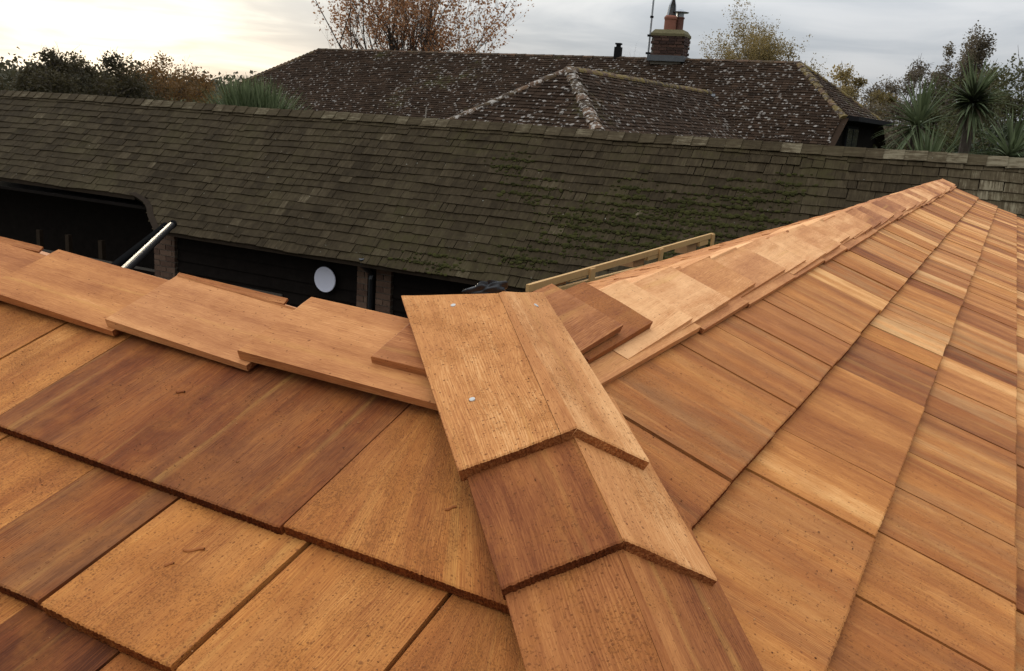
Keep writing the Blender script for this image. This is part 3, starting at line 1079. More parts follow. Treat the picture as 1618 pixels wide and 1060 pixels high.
barn_sh = []
for k in range(1, 19):
    s0 = k + K0
    a = B0 - random.random()
    while a < B1:
        w = random.choice((random.uniform(.55, 1.0), random.uniform(.9, 1.5), random.uniform(1.2, 2.1)))
        a0, a1 = a, a + w
        a += w
        if k > 14 and a0 < notch_a(s0 - .4):
            # rounded corner of the cut-back eave
            if a1 > notch_a(s0 - .4) + .15:
                a0 = notch_a(s0 - .4)
            else:
                continue
        px, py, z = proj(PB((a0 + a1) / 2, s0 - .5))
        vis = -60 < px < 1680 and py < near_roof_top(px) and 100 < py
        barn_sh.append((vis, w / (z * z), a0, a1, s0, k))
order = sorted([i for i, b in enumerate(barn_sh) if b[0]], key=lambda i: -barn_sh[i][1])
solo = set(order[:300])
mass = MB()
mass_c = 0
bt = .10 * S
for i, (vis, size, a0, a1, s0, k) in enumerate(barn_sh):
    mb = MB() if i in solo else mass
    tone = min(.95, max(.05, random.gauss(.47, .065) + (.24 if a0 > 1.0 else 0) + (.22 if random.random() < .015 else 0)))
    green = random.uniform(.2, .8) * (1.0 if -45 < a0 < -5 else .55)
    col = (tone, green, random.random(), 1.0)
    dh = random.uniform(-.02, .05)
    wob = .06 * math.sin(a0 * .5 + k * 1.9) + .04 * math.sin(a0 * .21 + k) + random.uniform(-.035, .035)
    tw = random.uniform(-.03, .03)
    if random.random() < .03:
        wob += random.uniform(.08, .22)
        tw *= 3
    g_ = random.choice((.004, .008, .012, .04))
    top = s0 - 1.15 if k > 1 else 0.05
    slab(mb, PB(a0 + g_, s0 + wob - tw, dh), PB(a1 - g_, s0 + wob + tw, dh + random.uniform(-.015, .015)), PB(a1 - g_, top, -.09 + dh * .5), PB(a0 + g_, top, -.09 + dh * .5), BNRM,
         bt * random.uniform(.85, 1.3), bt * .5, 1, 1, col=col, uvoff=(random.random() * 20, random.random() * 20))
    if i in solo:
        attach(mb.build('shingle', [MAT['weathered'], MAT['weathered']], None), barn)
o = attach(mass.build('farther_shingles', [MAT['weathered'], MAT['weathered']]), barn)
tag(o, kind='stuff')


# roof deck, both slopes, with the cut-back front eave and its rounded corner
def PBK(a, s, h=0.0):
    """back slope"""
    nb = (Vector((0, 0, 1)) * math.cos(BPH) + BN * math.sin(BPH)).normalized()
    return (BD * a + BN * (BYB + s * math.cos(BPH)) + Vector((0, 0, BZB - s * math.sin(BPH) + sag(a, s))) + nb * h) * S


mb = MB()
dh = -.20
NSEG = 30
arc = [(a_, s_) for s_, a_ in NCURVE]
for j in range(NSEG):
    a0, a1 = B0 + (B1 - B0) * j / NSEG, B0 + (B1 - B0) * (j + 1) / NSEG
    mb.face([PB(a0, 14.2, dh), PB(a1, 14.2, dh), PB(a1, -.05, dh), PB(a0, -.05, dh)])
    mb.face([PBK(a1, 18.2, dh), PBK(a0, 18.2, dh), PBK(a0, -.05, dh), PBK(a1, -.05, dh)])
    if a0 > -69.5:
        mb.face([PB(a0, 18.2, dh), PB(a1, 18.2, dh), PB(a1, 14.2, dh), PB(a0, 14.2, dh)])
    elif a1 > -69.5:
        mb.face([PB(-69.5, 18.2, dh), PB(a1, 18.2, dh), PB(a1, 14.2, dh), PB(-75.0, 14.2, dh)])
attach(mb.build('roof_deck', MAT['dark_timber']), barn)
# a curved dark barge board rounds the corner of the cut-back
mb = MB()
pts_o = [(a - .10, s + .10) for a, s in arc]
for (a, s), (a2, s2) in zip(pts_o[:-1], pts_o[1:]):
    mb.hexa([PB(a, s, -.55), PB(a2, s2, -.55), PB(a2 + .62, s2 - .30, -.55), PB(a + .62, s - .30, -.55), PB(a, s, .07), PB(a2, s2, .07), PB(a2 + .62, s2 - .30, .07), PB(a + .62, s - .30, .07)])
attach(mb.build('barge_board', MAT['dark_timber']), barn)
# back slope courses
mb = MB()
for k in range(1, 19):
    for j in range(60):
        a0, a1 = B0 + (B1 - B0) * j / 60, B0 + (B1 - B0) * (j + 1) / 60
        mb.face([PBK(a0, k + K0, 0), PBK(a1, k + K0, 0), PBK(a1, k + K0 - 1, -.09), PBK(a0, k + K0 - 1, -.09)], [(0, 0), (0, .3), (.13, .3), (.13, 0)], 0, (random.uniform(.3, .6), .5, random.random(), 1))
attach(mb.build('back_courses', MAT['weathered']), barn)

# ridge caps, one object each
a = B0
NBK = (Vector((0, 0, 1)) * math.cos(BPH) + BN * math.sin(BPH)).normalized()
while a < B1:
    w = random.uniform(1.35, 1.75)
    mb = MB()
    col = (min(.95, random.uniform(.5, .85) + (.12 if a > -5 else 0)), .25, random.random(), 1)
    d0, d1 = random.uniform(.06, .10), random.uniform(.13, .19)
    pts = [PB(a, .95 + random.uniform(-.06, .06), d0), PB(a, -.12, d0), PB(a + w + .12, -.12, d1), PB(a + w + .12, .95 + random.uniform(-.06, .06), d1)]
    slab(mb, pts[3], pts[2], pts[1], pts[0], BNRM, .085 * S, .06 * S, 1, 1, col=col, uvoff=(random.random() * 9, random.random() * 9))
    pts = [PBK(a, .95, d0), PBK(a, -.10, d0), PBK(a + w + .12, -.10, d1), PBK(a + w + .12, .95, d1)]
    slab(mb, pts[3], pts[2], pts[1], pts[0], NBK, .085 * S, .06 * S, 1, 1, col=col, uvoff=(random.random() * 9, random.random() * 9))
    attach(mb.build('ridge_cap', [MAT['weathered'], MAT['weathered']]), barn)
    a += w

# moss cushions on the front slope
mb = MB()
ICO = [(0, 0, 1)] + [(math.cos(k * 1.2566) * .9, math.sin(k * 1.2566) * .9, .45) for k in range(5)] + [(math.cos(k * 1.2566 + .63), math.sin(k * 1.2566 + .63), -.3) for k in range(5)]
ICF = [(0, 1 + k, 1 + (k + 1) % 5) for k in range(5)] + [(1 + k, 6 + k, 1 + (k + 1) % 5) for k in range(5)] + [(6 + k, 6 + (k + 1) % 5, 1 + (k + 1) % 5) for k in range(5)]
centres = [(-12.5, 6.2, 2.6, 1.7), (-16.0, 8.0, 3.0, 1.6), (-20.5, 9.6, 3.6, 2.0), (-15.0, 10.2, 3.4, 1.6), (-10.5, 8.8, 2.6, 1.2), (-9.0, 5.4, 1.4, 1.3), (-7.5, 9.8, 3.0, 1.0), (-22.0, 7.0, 2.2, 1.5),
           (-26.0, 10.5, 2.6, 1.6), (-24.0, 13.0, 4.0, 1.4), (-31.0, 8.0, 2.6, 1.5), (-29.0, 15.5, 3.0, 1.0), (-34.5, 5.0, 2.0, 1.2), (-37, 17.3, 4.0, .6), (-18, 12.6, 4.0, 1.4), (-12, 11.5, 3, 1.0)]
for ca, cs, ra, rs in centres:
    for q in range(int(60 * ra * rs)):
        a, s = random.gauss(ca, ra * .5), random.gauss(cs, rs * .5)
        if not (1.5 < s < 18.1):
            continue
        if random.random() < .7:
            s = math.floor(s - K0) + K0 + random.choice((.03, .08, -.06, .95)) + random.uniform(-.06, .06)   # moss gathers at the butts
        r = random.uniform(.04, .17) * random.uniform(.6, 1.3)
        sx, sy, sz = r * random.uniform(.8, 1.7), r * random.uniform(.7, 1.2), r * random.uniform(.4, .8)
        base = len(mb.v)
        col = (random.random(), 0, 0, 1)
        P = [PB(a + x * sx * random.uniform(.8, 1.2), s + y * sy * random.uniform(.8, 1.2), z * sz + .0) for x, y, z in ICO]
        for f in ICF:
            mb.face([P[i] for i in f], None, 0, col)


def moss_mat():
    m, nt, b = new_mat('moss_cushion')
    r, g, bl = vattr(nt)
    geo = nt.nodes.new('ShaderNodeNewGeometry')
    n1 = noise(nt, geo.outputs['Position'], 90.0, 3.0, .6)
    f = _math(nt, 'ADD', _math(nt, 'MULTIPLY', r, .6), _math(nt, 'MULTIPLY', n1, .5), cl=True)
    nt.links.new(mixc(nt, f, (.012, .012, .005), (.056, .053, .016)), b.inputs['Base Color'])
    b.inputs['Roughness'].default_value = 1.0
    b.inputs['Specular IOR Level'].default_value = .05
    return m


o = attach(mb.build('moss', moss_mat()), barn)
tag(o, kind='stuff')

# ------------------------------------------------------------------ barn walls below the eave
EN = BYB - (18 + K0) * math.cos(BPH)         # eave line, across
EZ = BZB - (18 + K0) * math.sin(BPH)         # eave height
WN = EN + 2.5                                # face of the front wall
GZ = GROUND / S


def PW(a, n, z):
    return (BD * a + BN * n + Vector((0, 0, z))) * S


def wbox(mb, a0, a1, n0, n1, z0, z1, mat=0, col=None):
    mb.hexa([PW(a0, n0, z0), PW(a1, n0, z0), PW(a1, n1, z0), PW(a0, n1, z0), PW(a0, n0, z1), PW(a1, n0, z1), PW(a1, n1, z1), PW(a0, n1, z1)], mat, col)


def wpart(name, mat, a0, a1, n0, n1, z0, z1, parent=None):
    mb = MB()
    wbox(mb, a0, a1, n0, n1, z0, z1)
    o = mb.build(name, mat)
    attach(o, barn)
    return o


piers = [(-72.3, -69.3), (-46.1, -44.85), (-43.95, -42.25), (-22.0, -19.5), (0.0, 2.5)]
bays = [(-69.3, -46.1), (-44.85, -43.95), (-42.25, -22.0), (-19.5, 0.0), (2.5, B1 - 2)]
for a0, a1 in bays:                                     # overlapping black boards between the piers
    z = GZ
    while z < EZ + .55:
        mb = MB()
        n_b, n_t = WN - .02, WN + .10
        mb.hexa([PW(a0, n_b - .16, z), PW(a1, n_b - .16, z), PW(a1, WN + .3, z), PW(a0, WN + .3, z), PW(a0, n_t - .06, z + 1.32), PW(a1, n_t - .06, z + 1.32), PW(a1, WN + .3, z + 1.32), PW(a0, WN + .3, z + 1.32)])
        attach(mb.build('weatherboard', MAT['black_board']), barn)
        z += 1.2
for a0, a1 in piers:
    core = wpart('brick_pier', MAT['mortar'], a0 + .04, a1 - .04, WN - .42, WN + .5, GZ, EZ + 1.4)
    z, row = GZ, 0
    bl = 1.72
    while z < EZ + .8:
        x = a0 - (bl / 2 if row % 2 else 0)
        while x < a1 - .01:
            c0, c1 = max(x, a0), min(x + bl, a1)
            if c1 - c0 > .12 and z > GZ + 8:
                mb = MB()
                jx = random.uniform(-.015, .015)
                wbox(mb, c0 + .04, c1 - .04, WN - .50 + jx, WN + .2, z + .04, z + .55, 0, (random.uniform(.1, .8), 0, 0, 1))
                o = mb.build('brick', MAT['brick'])
                o.parent = core
            x += bl
        z += .59
        row += 1
wpart('eave_beam', MAT['dark_timber'], -69.4, B1 - 2, EN + .25, EN + .6, EZ - .45, EZ + .1)
wpart('cut_eave_beam', MAT['dark_timber'], B0 + 2, -76.0, EN + 2.95, EN + 3.3, EZ + 2.3, EZ + 2.85)
wpart('back_wall', MAT['black_board'], B0 + 2, B1 - 2, WN + 18.0, WN + 18.6, GZ, EZ + 2)
wpart('end_wall', MAT['black_board'], B0 + 2, B0 + 2.5, WN, WN + 18.0, GZ, EZ + 2.2)
wpart('end_wall', MAT['black_board'], B1 - 2.5, B1 - 2, WN + .3, WN + 18.0, GZ, EZ + 2.2)
wpart('cross_wall', MAT['black_board'], -69.8, -69.3, WN + .5, WN + 18.0, GZ, EZ + 2.2)
wpart('loft_floor', MAT['black_board'], B0 + 2.5, B1 - 2.5, WN + .5, WN + 18, EZ + 1.4, EZ + 1.7)
wpart('bay_wall', MAT['black_board'], B0 + 2.5, -72.3, WN + 6.0, WN + 6.4, GZ, EZ + 1.35)
wpart('rail', MAT['grey_rail'], -62.2, -55.2, WN - .30, WN - .16, -16.95, -16.70)
wpart('rail', MAT['grey_rail'], -96.0, -73.0, WN + 2.0, WN + 2.2, -17.45, -17.20)
for a in (-94.5, -89.5, -84.0):
    wpart('rail_post', MAT['dark_timber'], a, a + .6, WN + 2.2, WN + 2.7, GZ, -15.0)
# the black downpipe between the two narrow brick piers
mb = MB()
mb.tube([PW(-44.4, EN + .3, EZ + .3), PW(-44.4, EN + .5, EZ - .3), PW(-44.4, WN - .55, EZ - 1.3), PW(-44.4, WN - .6, EZ - 1.8), PW(-44.4, WN - .6, GZ)], .27 * S, 10)
attach(mb.build('downpipe', MAT['black_plastic'], smooth=True), barn)

# plain round white disc on the wall
dc = PW(-49.65, WN - .62, -14.36)
disc = empty('round_white_disc', tuple(dc))
tag(disc, 'plain round white disc mounted on the black barn wall', 'disc')
fwd = -BN
side = BD
upv = Vector((0, 0, 1))


def disc_mesh(prof, n=40):
    mb = MB()
    R = [[dc + (side * math.cos(2 * math.pi * k / n) + upv * math.sin(2 * math.pi * k / n)) * r * S + fwd * z * S for k in range(n)] for r, z in prof]
    for i in range(len(R) - 1):
        for k in range(n):
            mb.face([R[i][k], R[i][(k + 1) % n], R[i + 1][(k + 1) % n], R[i + 1][k]])
    mb.face(list(reversed(R[0])))
    mb.face(R[-1])
    return mb


attach(disc_mesh([(1.20, -.05), (1.24, .02), (1.24, .10), (1.20, .13), (1.16, .11), (.9, .08), (.5, .06), (.1, .05)]).build('face', MAT['white_disc'], smooth=True), disc)
mb = MB()
mb.tube([dc - fwd * .03 * S, dc - fwd * .55 * S], .16 * S, 10)
attach(mb.build('bracket', MAT['black_matt']), disc)


# ------------------------------------------------------------------ things between the roofs
def ray(px, py):
    return CF + CR * ((px - 809) / 1413.34) - CU * ((py - 530) / 1413.34)


# two lengths of black gutter pipe leaning against scaffolding
for (p0, p1, r, lab) in ((tuple((C0 + ray(176, 424) * 4.2)), tuple((C0 + ray(262, 356) * 5.7)), .019, 'thinner matt black plastic pipe leaning up towards the barn eave'),
                         (tuple((C0 + ray(199, 425) * 4.1)), tuple((C0 + ray(274, 353) * 5.7)), .021, 'shiny black plastic pipe leaning up in front of the barn')):
    p0, p1 = Vector(p0), Vector(p1)
    mb = MB()
    d = (p1 - p0).normalized()
    p0 = p0 - d * .25
    mb.tube([p0, p1], r, 18, cap=False)
    mb.tube([p1, p0], r * .86, 18, cap=False)
    n = 18
    a_ = d.orthogonal().normalized()
    b_ = d.cross(a_)
    for e_ in (p0, p1):
        for k in range(n):
            t0, t1 = 2 * math.pi * k / n, 2 * math.pi * (k + 1) / n
            v0, v1 = a_ * math.cos(t0) + b_ * math.sin(t0), a_ * math.cos(t1) + b_ * math.sin(t1)
            mb.face([e_ + v0 * r, e_ + v1 * r, e_ + v1 * r * .86, e_ + v0 * r * .86])
    root = empty('plastic_pipe', tuple(p0))
    tag(root, lab, 'pipe', 'black pipes by the barn')
    attach(mb.build('pipe', MAT['pipe'] if r > .02 else MAT['pipe_matt'], smooth=True), root)
    mb = MB()
    mb.tube([p1 - d * .09, p1 - d * .02], r * 1.16, 18)
    attach(mb.build('coupling', MAT['pipe_matt'], smooth=True), root)

# pale softwood frame: two long rails with blocks between, beyond the far eave
fr = empty('timber_frame', (-15.5 * S, 30 * S, GROUND))
tag(fr, 'long pale softwood frame of two rails with spacer blocks beyond the cedar ridge', 'timber frame')
FX = -15.5


def fbox(name, y0, y1, z0, z1, x0, x1, mat, zs=0.0):
    """zs: rise of the frame along its length, per unit"""
    mb = MB()
    zz = lambda y: (y - 30.0) * zs
    mb.hexa([Vector((x, y, z + zz(y))) * S for z in (z0, z1) for x, y in ((x0, y0), (x1, y0), (x1, y1), (x0, y1))])
    return attach(mb.build(name, mat), fr)


ZS = .0065
fbox('rail', 30.3, 59.0, -5.70, -5.36, FX, FX + .18, MAT['soft_pine'], ZS)
fbox('rail', 30.3, 59.0, -6.08, -5.84, FX, FX + .18, MAT['soft_pine'], -.0165)
for y0, y1 in ((32.6, 34.7), (43.8, 45.6), (53.8, 55.9)):
    zt, zb_ = -5.70 + (y0 - 30) * ZS, -5.84 - (y0 - 30) * .0165
    fbox('block', y0, y1, zb_, zt - .01, FX - .9, FX - .05, MAT['soft_pine_end'], 0)
    fbox('block', y1 + .05, y1 + 2.0, (zt + zb_) / 2, zt - .01, FX - .03, FX + .16, MAT['soft_pine'], 0)
for y0 in (36.9, 47.4, 58.4):
    fbox('upright', y0, y0 + .6, -6.12 - (y0 - 30) * .0175, -5.40 + (y0 - 30) * ZS, FX + .19, FX + .30, MAT['soft_pine'], 0)
for yp in (31.0, 42.0, 57.5):
    fbox('prop', yp, yp + .8, GROUND / S, -6.6, FX - .6, FX - .01, MAT['soft_pine'], 0)

# crumpled black plastic behind the hip cap
lp = Vector((-2.26, 3.74, -.09)) * S
mb = MB()
NU, NV = 56, 28
for i in range(NU):
    for j in range(NV):
        def pt(i, j):
            u_, v_ = 2 * math.pi * (i % NU) / NU, math.pi * j / NV
            r = 1 + .20 * math.sin(3 * u_ + 2 * v_) + .10 * math.sin(5 * u_ - 5 * v_) + .05 * math.sin(9 * v_ + 4 * u_)
            q = Vector((math.sin(v_) * math.cos(u_) * .22, math.sin(v_) * math.sin(u_) * .14, math.cos(v_) * .11)) * r
            q = Vector((q.x * .87 - q.y * -.48, q.x * .48 + q.y * .87, q.z + q.x * .25))
            return lp + q * S
        mb.face([pt(i, j), pt(i, j + 1), pt(i + 1, j + 1), pt(i + 1, j)])
o = mb.build('plastic_wrapping', MAT['black_plastic'], smooth=True)
tag(o, 'crumpled scrap of shiny black plastic behind the top hip cap', 'plastic scrap')

# ------------------------------------------------------------------ the tiled house behind
HR = Vector((-4.469, 21.708, 1.987))
HL = Vector((-19.998, 22.863, 1.987))
HD = (HR - HL).normalized()
HN = Vector((-HD.y, HD.x, 0))
HP = math.radians(35.0)
house = empty('house', (-12.0, 22.3, GROUND))
tag(house, 'hipped house roofed in dark lichen-speckled clay tiles, with a brick chimney', 'house')
cP, sP, tP = math.cos(HP), math.sin(HP), math.tan(HP)


def tiled(mb, org, adir, ddir, nrm, ext, smax, tw=.165, gauge=.100, lich=.5, tone=.45):
    """lay tiles over a face: ext(s) gives the span along adir at slope distance s"""
    k = 0
    s = 0.0
    while s < smax:
        s1 = s + gauge
        a0, a1 = ext(min(s1, smax))
        a = a0 - (tw / 2 if k % 2 else 0)
        while a < a1:
            c0, c1 = max(a, a0) + .003, min(a + tw, a1) - .003
            a += tw
            if c1 - c0 < .02:
                continue
            h = .020 + random.uniform(-.004, .007)
            wob = random.uniform(-.006, .006)
            f = lambda a_, s_, h_: org + adir * a_ + ddir * s_ + nrm * h_
            col = (random.gauss(tone, .12), (lich(c0) if callable(lich) else lich) * random.choice((.2, .5, .7, .9, 1.1)), random.random(), 1)
            A, B, C_, D = f(c0, s1 + wob, h), f(c1, s1 + wob, h), f(c1, s - .02, h * .25), f(c0, s - .02, h * .25)
            A2, B2 = f(c0, s1 + wob, h - .016), f(c1, s1 + wob, h - .016)
            w = c1 - c0
            mb.face([A, B, C_, D], [(c0, 0), (c1, 0), (c1, gauge), (c0, gauge)], 0, col)
            mb.face([A2, B2, B, A], [(c0, 0), (c1, 0), (c1, .01), (c0, .01)], 0, col)
            mb.face([A2, A, D], None, 0, col)
            mb.face([B2, C_, B], None, 0, col)
        s = s1
        k += 1


up = Vector((0, 0, 1))
HLEN = (HR - HL).length
mb = MB()
d_front = (-HN * cP - up * sP)
n_front = (-HN * sP + up * cP)
HALF = 1.22 / sP           # slope length at which the half hip stops
tiled(mb, HL.copy(), HD, d_front, n_front, lambda s: (-min(s, HALF) * cP * .92, HLEN + min(s, HALF) * cP * .92), 5.2, lich=lambda a: .50 + .50 * max(0.0, min(1.0, (a - 4) / 9)), tone=.40)
attach(mb.build('roof', MAT['tile']), house)
front_roof = house.children[-1]
tag(front_roof, 'main roof slope of dark lichened tiles')
mb = MB()                   # the small half hip at the right-hand end
d_r = (HD * cP + up * -sP)
n_r = (HD * sP + up * cP)
tiled(mb, HR.copy(), -HN, d_r, n_r, lambda s: (-s * cP * 1.0, s * cP * 1.0), HALF, lich=.3, tone=.5)
d_l = (-HD * cP - up * sP)
n_l = (-HD * sP + up * cP)
tiled(mb, HL.copy(), -HN, d_l, n_l, lambda s: (-s * cP, s * cP), HALF, tw=.33, lich=.4)
attach(mb.build('hip_end', MAT['tile']), house)
mb = MB()                   # back slope and decking
zf = lambda s: -s * sP
for sg, s_end in ((-1, 5.2), (1, 5.2)):
    dd = HN * sg * cP - up * sP
    nn = HN * sg * sP + up * cP
    mb.face([HL - nn * .02, HR - nn * .02, HR + HD * HALF * cP + dd * HALF - nn * .02, HR + HD * HALF * cP + dd * s_end - nn * .02, HL - HD * HALF * cP + dd * s_end - nn * .02, HL - HD * HALF * cP + dd * HALF - nn * .02],
            [(0, 0), (9, 0), (9, 3), (9, 5), (0, 5), (0, 3)], 0, (.4, .3, .5, 1))
attach(mb.build('roof_deck', MAT['tile']), house)

# wing towards the camera
WA = Vector((-6.68, 13.98, 1.16))
WDIR = HN
WLEN = 7.2
wing_smax = 3.4
mb = MB()
tiled(mb, WA.copy(), HD, d_front, n_front, lambda s: (-s * cP, s * cP), wing_smax, lich=1.0, tone=.40)
attach(mb.build('wing_hip', MAT['tile']), house)
mb = MB()
tiled(mb, WA.copy(), WDIR, d_r, n_r, lambda s: (-s * cP, WLEN), wing_smax, lich=.62, tone=.46)
attach(mb.build('wing_slope', MAT['tile']), house)
mb = MB()
mb.face([WA, WA + WDIR * WLEN, WA + WDIR * WLEN + d_l * wing_smax, WA - WDIR * wing_smax * cP + d_l * wing_smax], None, 0, (.4, .3, .5, 1))
mb.face([WA - n_front * .02, WA + d_front * wing_smax - HD * wing_smax * cP - n_front * .02, WA + d_front * wing_smax + HD * wing_smax * cP - n_front * .02], None, 0, (.4, .3, .5, 1))
mb.face([WA - n_r * .02, WA + d_r * wing_smax - WDIR * wing_smax * cP - n_r * .02, WA + d_r * wing_smax + WDIR * WLEN - n_r * .02, WA + WDIR * WLEN - n_r * .02], None, 0, (.4, .3, .5, 1))
attach(mb.build('wing_deck', MAT['tile']), house)


def ridge_run(p, q, r, orange, pale, step=.30, bonnet=False):
    """half-round ridge or hip tiles, one object each"""
    L = (q - p).length
    d = (q - p).normalized()
    sd = d.cross(up).normalized()
    un = sd.cross(d).normalized()
    n = int(L / step)
    for k in range(n):
        a0, a1 = p + d * (k * L / n), p + d * ((k + 1) * L / n + .03)
        mb = MB()
        col = (random.uniform(.2, .8), orange, pale, 1)
        rr = r * random.uniform(.92, 1.08)
        ra, rb = (rr * .92, rr * 1.1)
        m = 7
        prev = None
        for j in range(m + 1):
            t = math.pi * (j / m)
            o_ = sd * math.cos(t)
            v_ = un * (math.sin(t) * .75)
            cur = (a0 + (o_ + v_) * ra - un * .05, a1 + (o_ + v_) * rb - un * .05)
            if prev:
                mb.face([prev[0], prev[1], cur[1], cur[0]], None, 0, col)
            prev = cur
        mb.face([a1 + (sd * math.cos(math.pi * j / m) + un * math.sin(math.pi * j / m) * .75) * rb - un * .05 for j in range(m + 1)], None, 0, col)
        mb.face([a0 + (sd * math.cos(math.pi * j / m) + un * math.sin(math.pi * j / m) * .75) * ra - un * .05 for j in range(m, -1, -1)], None, 0, col)
        attach(mb.build('ridge_tile' if not bonnet else 'hip_tile', MAT['hip']), house)


ridge_run(HL, HR, .085, .12, .05)
ridge_run(HR, HR + (HD * HALF * cP * .95 + d_front * HALF), .11, .75, .35, .26, True)
ridge_run(HR, HR + (HD * HALF * cP + HN * HALF * cP - up * HALF * sP), .12, .95, .10, .26, True)
ridge_run(HL, HL + (-HD * .95 - HN) * HALF * cP - up * HALF * sP, .10, .5, .1, .28, True)
ridge_run(HL, HL + (-HD * .95 + HN) * HALF * cP - up * HALF * sP, .10, .5, .1, .28, True)
ridge_run(WA, WA + WDIR * 6.9, .11, .95, .10)
ridge_run(WA, WA + (-HD - HN) * 2.9 * cP - up * 2.9 * sP, .11, .15, .95, .24, True)
ridge_run(WA, WA + (HD - HN) * 2.9 * cP - up * 2.9 * sP, .12, .15, .95, .24, True)

# half-hip eave, gable wall and window at the right-hand end
ge = HR + HD * HALF * cP - up * 1.22
mb = MB()
wz = ge.z - .05
w_half = 1.75
for c0, c1, z0, z1 in ((-4.2, 4.2, GROUND, -1.0),):
    mb.box(tuple((ge - HD * .35).xy) + ((z0 + z1) / 2,), .3, 8.0, z1 - z0, math.atan2(HD.y, HD.x))
gw = ge - HD * .22
P = lambda n_, z_: gw + HN * n_ + Vector((0, 0, z_ - gw.z))
mb.face([P(-1.75, wz), P(1.75, wz), P(4.2, -1.0), P(-4.2, -1.0)])
mb.face([P(-1.75, wz) - HD * .2, P(-4.2, -1.0) - HD * .2, P(4.2, -1.0) - HD * .2, P(1.75, wz) - HD * .2])
attach(mb.build('gable_wall', MAT['black_board']), house)
mb = MB()
gl = HL - HD * (HALF * cP - .22)
P = lambda n_, z_: gl + HN * n_ + Vector((0, 0, z_ - gl.z))
mb.face([P(-1.75, wz), P(-4.2, -1.0), P(4.2, -1.0), P(1.75, wz)])
attach(mb.build('gable_wall', MAT['black_board']), house)
mb = MB()
mb.box(tuple((ge - HN * .0 + HD * .0).xy) + (wz + .02,), .42, 3.5, .10, math.atan2(HD.y, HD.x))
attach(mb.build('fascia', MAT['black_matt']), house)
win = MB()
win.box(tuple((gw + HD * .03 - HN * .55).xy) + (wz - .48,), .06, 1.1, .72, math.atan2(HD.y, HD.x))
wo = attach(win.build('window', MAT['black_matt']), house)
win = MB()
for dn in (-.82, -.28):
    win.box(tuple((gw + HD * .07 + HN * dn).xy) + (wz - .48,), .02, .46, .60, math.atan2(HD.y, HD.x))
o = win.build('pane', MAT['window_dark'])
o.parent = wo
# outside walls
mb = MB()
cen = (HL + HR) / 2
mb.box((cen.x, cen.y, (GROUND - 1.0) / 2), HLEN + 2.6, 7.6, -1.0 - GROUND, math.atan2(HD.y, HD.x))
wc = WA + WDIR * 2.5
mb.box((wc.x, wc.y, (GROUND - .8) / 2), 4.6, 8.0, -.8 - GROUND, math.atan2(HD.y, HD.x))
attach(mb.build('wall', MAT['plaster']), house)
# short pale stub of pipe against the tiles
mb = MB()
sp_ = HL + HD * 6.7 + d_front * 3.35
mb.tube([sp_, sp_ + up * .30 + HD * .02], .018, 8)
attach(mb.build('vent_pipe', MAT['plaster']), house)
mb = MB()                   # little lead soaker where wing meets roof
sp_ = Vector((-6.28, 20.5, 1.12))
mb.face([sp_, sp_ + HD * .28, sp_ + HD * .34 - up * .06 - HN * .15, sp_ - HD * .05 - up * .06 - HN * .15])
attach(mb.build('flashing', MAT['lead']), house)

# chimney
CB = HR + HD * -3.30
ang = math.atan2(HD.y, HD.x) + .15
chim = MB()
chim.box((CB.x, CB.y, CB.z + .18), .78, .58, .70, ang, 0, (.3, 0, 0, 1))
chim_o = attach(chim.build('chimney', MAT['mortar']), house)


def cpart(name, mat, mb):
    o = mb.build(name, mat)
    o.parent = chim_o
    return o


z = CB.z + .02
ca, sa = math.cos(ang), math.sin(ang)
for row in range(7):
    ex = .018 if row in (4, 5, 6) else 0.0
    for fx, fy, ln, rz in ((0, -1, .78, 0), (0, 1, .78, 0), (1, 0, .58, 1), (-1, 0, .58, 1)):
        n = 4 if rz == 0 else 3
        for k in range(n):
            t_ = (k + .5) / n - .5 + (.5 / n if row % 2 else 0) * .5
            off = Vector((t_ * ln if rz == 0 else fx * (.385 + ex), fy * (.285 + ex) if rz == 0 else t_ * ln, 0))
            wv = (ln / n - .012, .05) if rz == 0 else (.05, ln / n - .012)
            mb = MB()
            mb.box((CB.x + off.x * ca - off.y * sa, CB.y + off.x * sa + off.y * ca, z + .034), wv[0], wv[1], .064, ang, 0, (random.uniform(.0, .9), 0, 0, 1))
            cpart('brick', MAT['brick_dark'], mb)
    z += .075
mb = MB()
z += .0
R0 = [(-.435, -.335), (.435, -.335), (.435, .335), (-.435, .335)]
R1 = [(-.36, -.24), (.36, -.24), (.36, .24), (-.36, .24)]
w2 = lambda x, y, zz: (CB.x + x * ca - y * sa, CB.y + x * sa + y * ca, zz)
mb.hexa([w2(*p_, z - .03) for p_ in R0] + [w2(*p_, z + .03) for p_ in R0])
mb.hexa([w2(*p_, z + .03) for p_ in R0] + [w2(*p_, z + .13) for p_ in R1])
cpart('flaunching', MAT['crown_mortar'], mb)
mb = MB()
mb.box((CB.x, CB.y, CB.z - .02), .94, .70, .14, ang)
cpart('flashing', MAT['lead'], mb)
mb = MB()
p1 = w2(-.04, -.05, z + .08)
mb.lathe(p1, [(.15, 0), (.15, .30), (.165, .31), (.165, .36), (.145, .38), (.13, .40), (.12, .40)], 20)
cpart('chimney_pot', MAT['terracotta'], mb)
mb = MB()
p2 = w2(.15, .12, z + .08)
mb.lathe(p2, [(.10, 0), (.10, .34), (.115, .35), (.115, .38), (.09, .39)], 18)
cpart('chimney_pot', MAT['terracotta_dark'], mb)
mb = MB()
p3 = Vector(p2)
mb.lathe(p3 + Vector((0, 0, .39)), [(.09, 0), (.09, .10), (.20, .10), (.21, .115), (.10, .15), (.03, .19)], 18)
cpart('cowl', MAT['galv'], mb)
mb = MB()                   # pointed sheet-metal terminal, open on its near side
pp = Vector(p1) + Vector((0, 0, .40))
n = 12
hd = []
